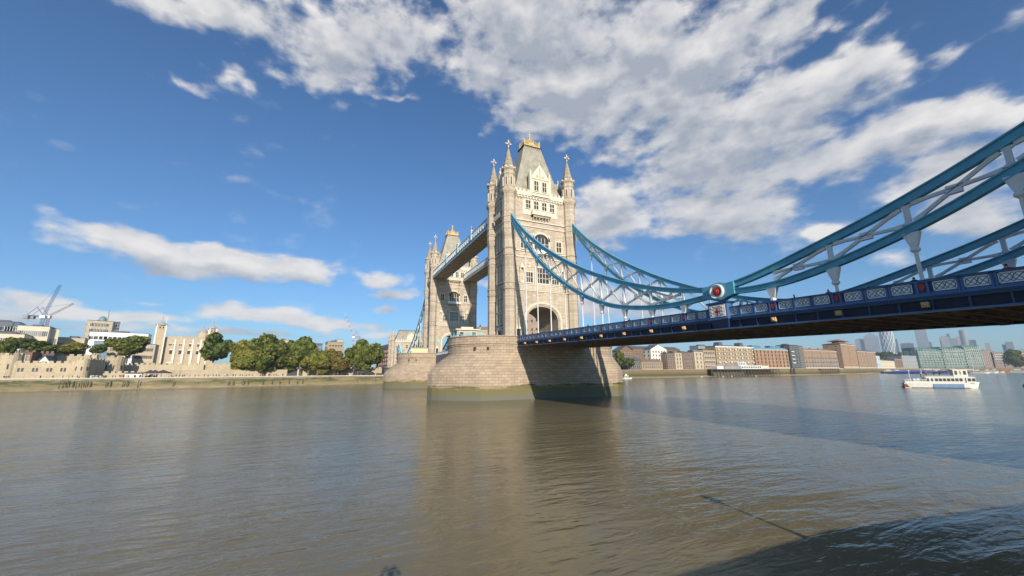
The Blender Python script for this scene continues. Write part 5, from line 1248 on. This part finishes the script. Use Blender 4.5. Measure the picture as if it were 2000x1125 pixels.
for k,(x,y,m) in enumerate(((-16.5,-42.5,1),(-17.3,-42.8,1),(-11.8,-44,2))): person(x,y,13.35,1.0+k,m,['person in red beside the stone kiosk on the nearer pier','second person in red near the kiosk','person in white below the porch of the nearer tower'][k])
wh=[]
for i in range(120):
    px=rnd.uniform(200,740) if i>14 else rnd.uniform(0,200); R=landR(px)+rnd.uniform(1.8,7); x,y=at(px,R)
    k=rnd.randrange(6); person(x,y,4.9,rnd.uniform(0,6.28),k,'tiny '+('person in black and blue jeans','person in red and black','person in white and navy','person in navy and tan','person in grey and black','person all in black')[k]+' strolling on the castle wharf','visitors strolling along the castle wharf')
# the photographer whose head throws the round shadow on the water
pm=person_mesh('photographer',CL['navy'],CL['denim'],arms=1); o=link('person',pm,None,(CAM.x-.05,CAM.y-.40,4.15),0); o.scale=(1.05,1.05,1.09); tag(o,'person holding up a phone on the near embankment','person')
# ------------------------------------------------------------------ things on the piers
TQ=M('turquoise_rail',(.20,.58,.66),.4,.08,1)
r=thing('stone_kiosk','small flat roofed stone kiosk with two dark openings on the nearer pier','kiosk',(-20.3,-38.3,13.7),-.10)
mb=MB(); mb.box(0,5.6,0,3.2,-.6,3.0,ST); part('wall',mb,r); mb=MB(); mb.box(-.4,6,-.4,3.6,3.0,3.3,PS); mb.box(1.2,4.4,.6,2.6,3.3,3.9,PS); part('roof',mb,r)
for x in (.7,3.9): mb=MB(); mb.box(x,x+1.0,-.05,0,.9,2.5,DK); mb.box(x-.15,x,-.1,0,.9,2.6,PS); mb.box(x+1,x+1.15,-.1,0,.9,2.6,PS); mb.box(x,x+1,-.1,0,2.5,2.6,PS); part('window',mb,r)
mb=MB(); mb.box(-.16,.06,-.01,.0,-.04,.04,DK)
def railing(lab,pts,z,name='railing'):
    mb=MB()
    for a,b in zip(pts,pts[1:]):
        n=max(1,int(math.hypot(b[0]-a[0],b[1]-a[1])/.5))
        for k in range(n+1): t=k/n; x=a[0]+(b[0]-a[0])*t; y=a[1]+(b[1]-a[1])*t; mb.box(x-.06,x+.06,y-.06,y+.06,z,z+(1.6 if k%3==0 else 1.1),TQ)
        for h in (.4,1.05): mb.tube((a[0],a[1],z+h),(b[0],b[1],z+h),.05,TQ,4)
    tag(part(name,mb),lab,'railing')
railing('turquoise railing at the left end of the nearer pier top',[(-22.3,-39.8),(-21.4,-44.0),(-18.5,-47.6)],13.9)
railing('turquoise railing on top of the farther pier',[(-22.2,41),(-21.4,36.5),(-18,33.5)],13.9)
def lamp(x,y,z,lab,h=4.6):
    r=thing('street_lamp',lab,'street lamp',(x,y,z)); mb=MB(); mb.lathe(0,0,[(.22,0),(.2,.8),(.09,1.0),(.07,h-.9),(.14,h-.85)],8,TQ); mb.box(-.9,.9,-.04,.04,h-2.1,h-1.9,TQ); mb.box(-.5,.5,-.05,.05,h-2.6,h-2.3,TQ); part('post',mb,r)
    mb=MB(); mb.lathe(0,0,[(.12,h-.85),(.26,h-.25),(.28,h-.2)],6,glass('lamp_glass',(.3,.3,.28),(.5,.5,.46))); part('lantern',mb,r); mb=MB(); mb.lathe(0,0,[(.34,h-.2),(.12,h+.1),(.05,h+.4),(.01,h+.55)],6,DK); part('lantern_cap',mb,r)
lamp(-13.95,-38.0,13.4,'turquoise lamp post with a black capped lantern on the nearer pier')
r=thing('site_hoarding','cream panelled site hoarding on top of the farther pier','hoarding',(-17.5,38.2,14.0),-.2)
mb=MB(); mb.box(0,8.6,0,.3,0,2.7,M('cream_board',(.66,.58,.33),.7,.06,1)); part('panel',mb,r); mb=MB(); mb.box(-.2,10.5,-.3,2,2.7,3.0,GRY); mb.box(9,10.2,.2,2,0,2.7,DK); part('roof_deck',mb,r)
mb=MB(); mb.tube((-21.6,37,14),(-22.6,38.5,18.6),.35,TQ,5); mb.tube((-21.6,37,14.2),(-18.6,36,14.2),.25,TQ,5); mb.box(-1.2-20,-1.0-20,36.4,36.8,14,15.4,TQ); tag(part('mooring_davit',mb),'slanting turquoise davit beam at the corner of the farther pier','davit')
r=thing('traffic_gate','pale blue traffic gate panel with a lettered sign in the tower arch','gate',(3.9,-47.6,13.1)); mb=MB(); mb.box(-.2,1.9,-.1,.1,0,3.4,CBL); part('panel',mb,r); mb=MB(); mb.box(-1.0,-.2,-.12,.1,.3,3.3,DK); mb.box(-.85,-.35,-.16,-.12,2.5,2.7,FR); mb.box(-.85,-.7,-.16,-.12,1.2,2.5,FR); mb.box(-.85,-.35,-.16,-.12,1.0,1.2,FR); mb.box(-.85,-.45,-.16,-.12,1.8,1.95,FR); part('sign',mb,r)
mb=MB(); mb.box(-3.2,0.2,-50.2,-50.0,13.0,15.2,FR); [mb.box(-3.0+.8*k,-2.7+.8*k,-50.24,-50.2,13.4,15.0,RD) for k in range(4)]; tag(part('works_barrier',mb),'white and red works barrier panel before the tower arch','barrier')
# ------------------------------------------------------------------ tour boat
BW=M('boat_white',(.72,.70,.62),.4,.06,1); BR=M('antifoul_red',(.20,.05,.03),.6,.15,1); BN=M('boat_navy',(.03,.05,.14),.4,.1,1); BB=M('tarpaulin_blue',(.03,.10,.45),.5,.15,1)
def hull(mb,L,W,h,m,bow=.18,z0=-.4,sheer=.5,fl=.8):
    n=16; top=[];bot=[]
    for i in range(n+1):
        t=i/n; x=-L/2+L*t; w=W/2*min(1,math.sin(min(1,(1-t)/bow)*math.pi/2)) if t>1-bow else W/2*(.86+.14*min(1,t/.12)); zt=h+sheer*max(0,(t-.6)/.4)**2
        top.append((x+ (.8 if i==n else 0),w,zt)); bot.append((x,w*fl,z0))
    vs=[(x,-w,z) for x,w,z in top]+[(x,w,z) for x,w,z in top]+[(x,-w,z) for x,w,z in bot]+[(x,w,z) for x,w,z in bot]; N=n+1; fs=[]
    for i in range(n): fs+=[(i,i+1,N+i+1,N+i),(2*N+i,2*N+i+1,i+1,i),(N+i,N+i+1,3*N+i+1,3*N+i)]
    fs.append((0,N,3*N,2*N)); mb.add(vs,fs,m)
pl,pr=1754,1914
def wR(px,y): d=ray(px,y); t=-CAM.z/d.z; return math.hypot(d.x*t,d.y*t)
Rl=wR(1766,757.2);Rr_=Rl*1.03
a=at(1759,Rl); b=at(1905,Rr_); L=math.hypot(b[0]-a[0],b[1]-a[1]); ang=math.atan2(b[1]-a[1],b[0]-a[0])
zc=lambda y: zat(((a[0]+b[0])/2,(a[1]+b[1])/2),y)
print('BOAT L',L,'deckz',zc(740),zc(722))
boat=thing('tour_boat','white two deck sightseeing boat with dark windows cruising past the right bank','tour boat',((a[0]+b[0])/2,(a[1]+b[1])/2,0),ang)
S=L/40.0; W=6.6*S
z1=zc(747.5); zr=zc(737)-.0; zt=zc(722.5)
mb=MB(); hull(mb,L*.98,W,z1,BW,.16,sheer=.5*S,fl=.9); mb.box(-L*.1,L*.30,-W/2-.07,-W/2,z1*.1,z1*.78,M('hull_shade_blue',(.16,.26,.40),.4,.1,1)); mb.box(-L*.40,L*.38,-W/2-.09,-W/2,z1*.02,z1*.10,BN); part('hull',mb,boat)  # blue band paints the shade over the middle of the hull side
mb=MB(); mb.box(-L*.505,-L*.44,-W*.36,W*.36,.1,.5,BR); mb.box(-L*.495,-L*.42,-W*.44,-W*.43,.2,z1*.8,BR); mb.box(-L*.505,-L*.49,-W*.36,-W*.3,.5,z1+.6,BR); part('stern_platform',mb,boat)
x0,x1=-L*.175,L*.465
mb=MB(); mb.box(x0,x1,-W*.46,W*.46,z1*.9,zr,BW); mb.box(x0-.4,x1-.5,-W*.48,W*.48,zr,zr+.18,BW); part('saloon',mb,boat)
n=12
for k in range(n):
    xa=x0+ (x1-x0)*(k+.12)/n; xb=x0+(x1-x0)*(k+.9)/n
    if k==9: 
        mb=MB(); mb.box(xa+.6,xb-.4,-W*.46-.05,-W*.46,z1,zr-.2,DK); part('door',mb,boat); continue
    if k<2: xb-=(xb-xa)*.3
    mb=MB(); mb.box(xa,xb,-W*.46-.04,-W*.46,z1+(zr-z1)*.28,z1+(zr-z1)*.82,G1); mb.box(xa,xb,W*.46,W*.46+.04,z1+(zr-z1)*.28,z1+(zr-z1)*.82,G1); part('saloon_window',mb,boat)
mb=MB(); ua=L*.20; ub=L*.385; mb.box(ua,ub,-W*.42,W*.42,zr,zt,BW); mb.box(ua-.3,ub+.5,-W*.45,W*.45,zt,zt+.15,BW); part('upper_cabin',mb,boat)
for k,(p,q) in enumerate(((.04,.34),(.40,.58),(.64,.96))): mb=MB(); mb.box(ua+(ub-ua)*p+.2,ua+(ub-ua)*q-.2,-W*.42-.04,-W*.42,zr+(zt-zr)*.35,zr+(zt-zr)*.85,G1); part('cabin_window',mb,boat)
mb=MB()
for k in range(26): x=x0+(ua-x0)*k/25; mb.box(x-.05,x+.05,-W*.46,-W*.46+.08,zr,zr+1.0*S+.1,BW); 
mb.box(x0,ua,-W*.46,-W*.44,zr+.9*S,zr+1.05*S,BW); mb.box(x0,ua,-W*.46,-W*.45,zr+.1,zr+.5*S,BW); mb.box(x1-L*.08,x1,-W*.46,-W*.44,zr+.8*S,zr+.95*S,BW); part('deck_rail',mb,boat)
mb=MB(); mb.prism([(ua,zt-.1),(ua,zr+(zt-zr)*.72),(x0+(ua-x0)*.35,zr+(zt-zr)*.66),(x0+(ua-x0)*.35,zr+(zt-zr)*.78)],'y',-W*.4,W*.4,BN); part('awning',mb,boat)
mb=MB()
for k in range(8):
    x=-L*.47+k*L*.04; mb.box(x-.06,x+.06,-W*.46,-W*.45,z1*.9,z1+1.1,BW)
mb.box(-L*.47,x0,-W*.46,-W*.44,z1+1.0,z1+1.12,BW); mb.box(-L*.34,-L*.26,-W*.25,W*.2,z1,z1+1.4,BW); mb.box(-L*.47,x0,-W*.45,-W*.43,z1*.9,z1+.55,BW); mb.tube((-L*.375,0,z1),(-L*.375,0,zt-.3),.09,BW,6); mb.tube((-L*.2,0,z1),(-L*.2,0,zt+.3),.07,BW,6); mb.sphere((-L*.375,0,zt-.2),.25,BW,6,4); part('aft_rail_and_mast',mb,boat)
for k in range(5): 
    t=person(0,0,0,rnd.uniform(0,6.28),rnd.randrange(6),'passenger sitting upright on the open deck of the tour boat','passengers on the open deck of the tour boat'); M4=boat.matrix_basis.copy(); 
    p=Matrix.Translation(boat.location)@Matrix.Rotation(ang,4,'Z')@Vector((-L*.30+k*L*.085,-.6+.5*(k%3),(z1 if k<1 else zr+.1))); t.location=p
# wake
mb=MB(); FO=M('wake_foam',(.55,.55,.52),.7,.2,1)
vs=[];fs=[]
for k in range(26):
    x=-L*.5-k*1.6; w=.35*(1-k/26)+.05; yy=.6*math.sin(k*.5)*.3-W*.3; vs+=[(x,yy-w,.03),(x,yy+w,.03)]
for k in range(25): fs.append((2*k,2*k+1,2*k+3,2*k+2))
mb.add(vs,fs,FO); o=part('wake_foam',mb,None,boat.location,ang); tag(o,kind='stuff',label='thin line of white foam trailing behind the tour boat')
# moored boats
def moored(lab,px,R,Lm,col,cabcol,h=1.2,cab=True,cat='boat',name='moored_boat',rz=0,mast=0,tarp=None):
    x,y=at(px,R); aa=math.atan2(at(px+5,R)[1]-y,at(px+5,R)[0]-x)+rz; r=thing(name,lab,cat,(x,y,0),aa); mb=MB(); hull(mb,Lm,Lm*.24,h,col,.25,sheer=.5); part('hull',mb,r)
    if cab: mb=MB(); mb.box(-Lm*.3,Lm*.16,-Lm*.09,Lm*.09,h*.9,h+2.0,cabcol); mb.box(-Lm*.32,Lm*.2,-Lm*.10,Lm*.10,h+2.0,h+2.2,WHT); mb.box(-Lm*.2,Lm*.02,-Lm*.06,Lm*.06,h+2.2,h+3.6,WHT); part('cabin',mb,r); mb=MB(); mb.box(-Lm*.26,Lm*.1,-Lm*.09-.04,-Lm*.09,h+.6,h+1.4,G1); part('cabin_window',mb,r)
    if tarp: mb=MB(); mb.prism([(-Lm*.12,h),(Lm*.12,h),(0,h+2.2)],'x',-Lm*.4,Lm*.35,tarp); part('tarpaulin',mb,r)
    if mast: mb=MB(); mb.tube((0,0,h),(0,0,h+mast),.12,WHT,5); mb.tube((0,0,h+mast*.95),(Lm*.4,0,h+1),.04,DK,3); part('mast',mb,r)
    return r
moored('navy hulled barge left of the blue tarpaulin boat',1741,900,24,BN,WHT,2.6)
moored('long barge covered with bright blue tarpaulins',1778,860,48,BN,WHT,2.2,cab=False,tarp=BB)
moored('grey hulled workboat moored between the blue barge and the ship',1758,880,22,GRY,GRY,2.4)
moored('white motor yacht with navy hull behind the tour boat',1822,880,40,BN,WHT,3.4)
moored('white cabin cruiser right of the motor yacht',1838,900,34,WHT,WHT,3.0)
moored('white cruiser partly hidden behind the tour boat cabin',1868,980,30,WHT,WHT,3.2)
moored('brown masted sailing barge right of the tour boat',1905,930,26,M('varnish',(.20,.10,.05),.5,.1,1),WHT,2.2,mast=26)
moored('low white launch beside the sailing barge',1915,860,18,WHT,WHT,1.6)
moored('small white cruiser below the brick block',1934,900,16,WHT,WHT,1.8)
moored('small pale launch second from the tree',1948,980,16,CRM,WHT,1.8)
moored('orange hulled lifeboat under the riverside tree',1975,1000,22,M('boat_orange',(.55,.16,.04),.5,.1,1),WHT,2.4,cab=False,tarp=M('boat_orange2',(.5,.2,.08),.5,.1,1))
moored('long white pontoon boat at the right edge',1996,960,30,WHT,WHT,1.6)
moored('small white motor boat at the foot of the nearer pier',1224.5,wR(1225,740),7,WHT,WHT,.7,cab=True)
for px,y,lab in ((1341,736.5,'small orange white mooring buoy left of the sandy spit'),(1370,736.8,'mooring buoy in front of the sandy spit'),(1412,735.8,'small white buoy at the left end of the dark pier'),(1429,735.6,'white buoy under the dark pier'),(1477,735,'white buoy near the middle of the dark pier'),(1998,755.5,'dark round buoy at the right edge of the river')):
    x,z=at(px,wR(px,y)); mb=MB(); s=1 if px<1990 else .9; mb.sphere((0,0,.3),.75*s,(WHT if px<1990 else DK),10,6); mb.tube((0,0,.6),(0,0,1.5*s),.1,DK,5); tag(part('mooring_buoy',mb,None,(x,z,0)),lab,'buoy')
# timber river pier with cabins
a,L,ang=frame_for(1403,1532,landR(1403)-26,landR(1532)-22); z=7.4
r=thing('river_pier','dark timber river pier on piles carrying white cabins','pier',(a[0],a[1],0),ang)
mb=MB(); mb.box(0,L*.94,0,16,z,z+.7,TB); mb.box(0,L*.94,-.1,.1,z+.7,z+.9,GRY); part('deck',mb,r)
for k in range(22):
    mb=MB(); x=L*.93*k/21; mb.tube((x,.5,-1),(x+.3,.5,z),.35,TB,6); mb.tube((x,8,-1),(x,8,z),.35,TB,6); mb.tube((x,15,-1),(x,15,z),.35,TB,6)
    if k>6: mb.tube((x,.4,1),(x+L*.04,.4,z-.5),.2,TB,5)
    part('pile',mb,r)
mb=MB(); mb.box(0,L*.45,6,7,-.5,z,TB); mb.box(L*.45,L*.93,14,15,-.5,z,TB); part('fender_wall',mb,r)
mb=MB(); mb.box(L*.12,L*.36,2,9,z+.7,z+4.4,GRY); mb.box(L*.02,L*.11,2,9,z+.7,z+4.2,WHT); part('grey_shed',mb,r)
mb=MB(); mb.box(L*.36,L*.68,1.5,9,z+.7,z+4.6,WHT); mb.box(L*.34,L*.46,3,9,z+4.6,z+8.0,WHT); mb.box(L*.68,L*.80,2.5,9,z+.7,z+4.4,CRM); part('white_cabin',mb,r)
for k in range(9): mb=MB(); x=L*(.37+.034*k); mb.box(x,x+L*.02,1.45,1.5,z+1.8,z+3.6,G1); part('cabin_window',mb,r)
for k in range(4): mb=MB(); x=L*(.35+.026*k); mb.box(x,x+L*.016,2.95,3,z+5.4,z+7.2,G1); part('cabin_window',mb,r)
mb=MB(); mb.box(L*.80,L*1.0,2,5,z-1.5,z-1.2,GRY); mb.bar((L*.72,3,z+1),(L*.99,3,z-1.4),2,.4,GRY,Vector((0,1,0))); part('gangway',mb,r)
for px in (1548,1554,1640): 
    x,y=at(px,landR(px)-4); mb=MB(); [mb.tube((dx,dy,-1),(dx*.5,dy*.5,8.5),.4,TB,6) for dx,dy in ((-1.2,0),(1.2,0),(0,1.2))]; mb.box(-1.3,1.3,-.3,.3,7,7.6,TB); tag(part('mooring_dolphin',mb,None,(x,y,0)),{1548:'brown timber dolphin left of a close pair by the balcony tower',1554:'brown timber dolphin right of a close pair by the balcony tower',1640:'timber dolphin at the left end of the long piled wharf'}[px],'mooring dolphin')
a,L,ang=frame_for(1605,1637,landR(1605)-7,landR(1637)-7); r=thing('timber_jetty','dark timber jetty frame below the blue balconies','jetty',(a[0],a[1],0),ang); mb=MB(); mb.box(0,L,0,6,7.2,8.0,TB); part('deck',mb,r)
for k in range(8): mb=MB(); x=L*k/7; mb.tube((x,0,-1),(x,0,7.2),.35,TB,6); mb.tube((x,0,6.8),(x+2.5,0,1),.25,TB,5); part('pile',mb,r)
a,L,ang=frame_for(1641,1745,landR(1641)-3,landR(1745)-3); r=thing('piled_wharf','long pale piled wharf edge below the pagoda tower','wharf',(a[0],a[1],0),ang); mb=MB(); mb.box(0,L,0,4,7.4,8.5,TAN); part('deck',mb,r)
for k in range(44): mb=MB(); x=L*k/43; mb.box(x-.4,x+.4,-.1,.6,-.5,7.4,M('pale_timber',(.26,.22,.15),.9,.25,1)); part('pile',mb,r)
# ------------------------------------------------------------------ haze
hm=bpy.data.materials.new('haze'); hm.use_nodes=True; t=NT(hm.node_tree); t.n.clear(); pv=t.add('ShaderNodeVolumePrincipled'); pv.inputs['Color'].default_value=(.70,.85,1,1); pv.inputs['Density'].default_value=1.15e-4; pv.inputs['Anisotropy'].default_value=0.0
t.l.new(pv.outputs[0],t.add('ShaderNodeOutputMaterial').inputs['Volume'])
HAZE=True
if HAZE:
    mb=MB(); mb.box(-2950,5950,-950,4950,-4,330,hm); tag(part('haze',mb),kind='stuff')
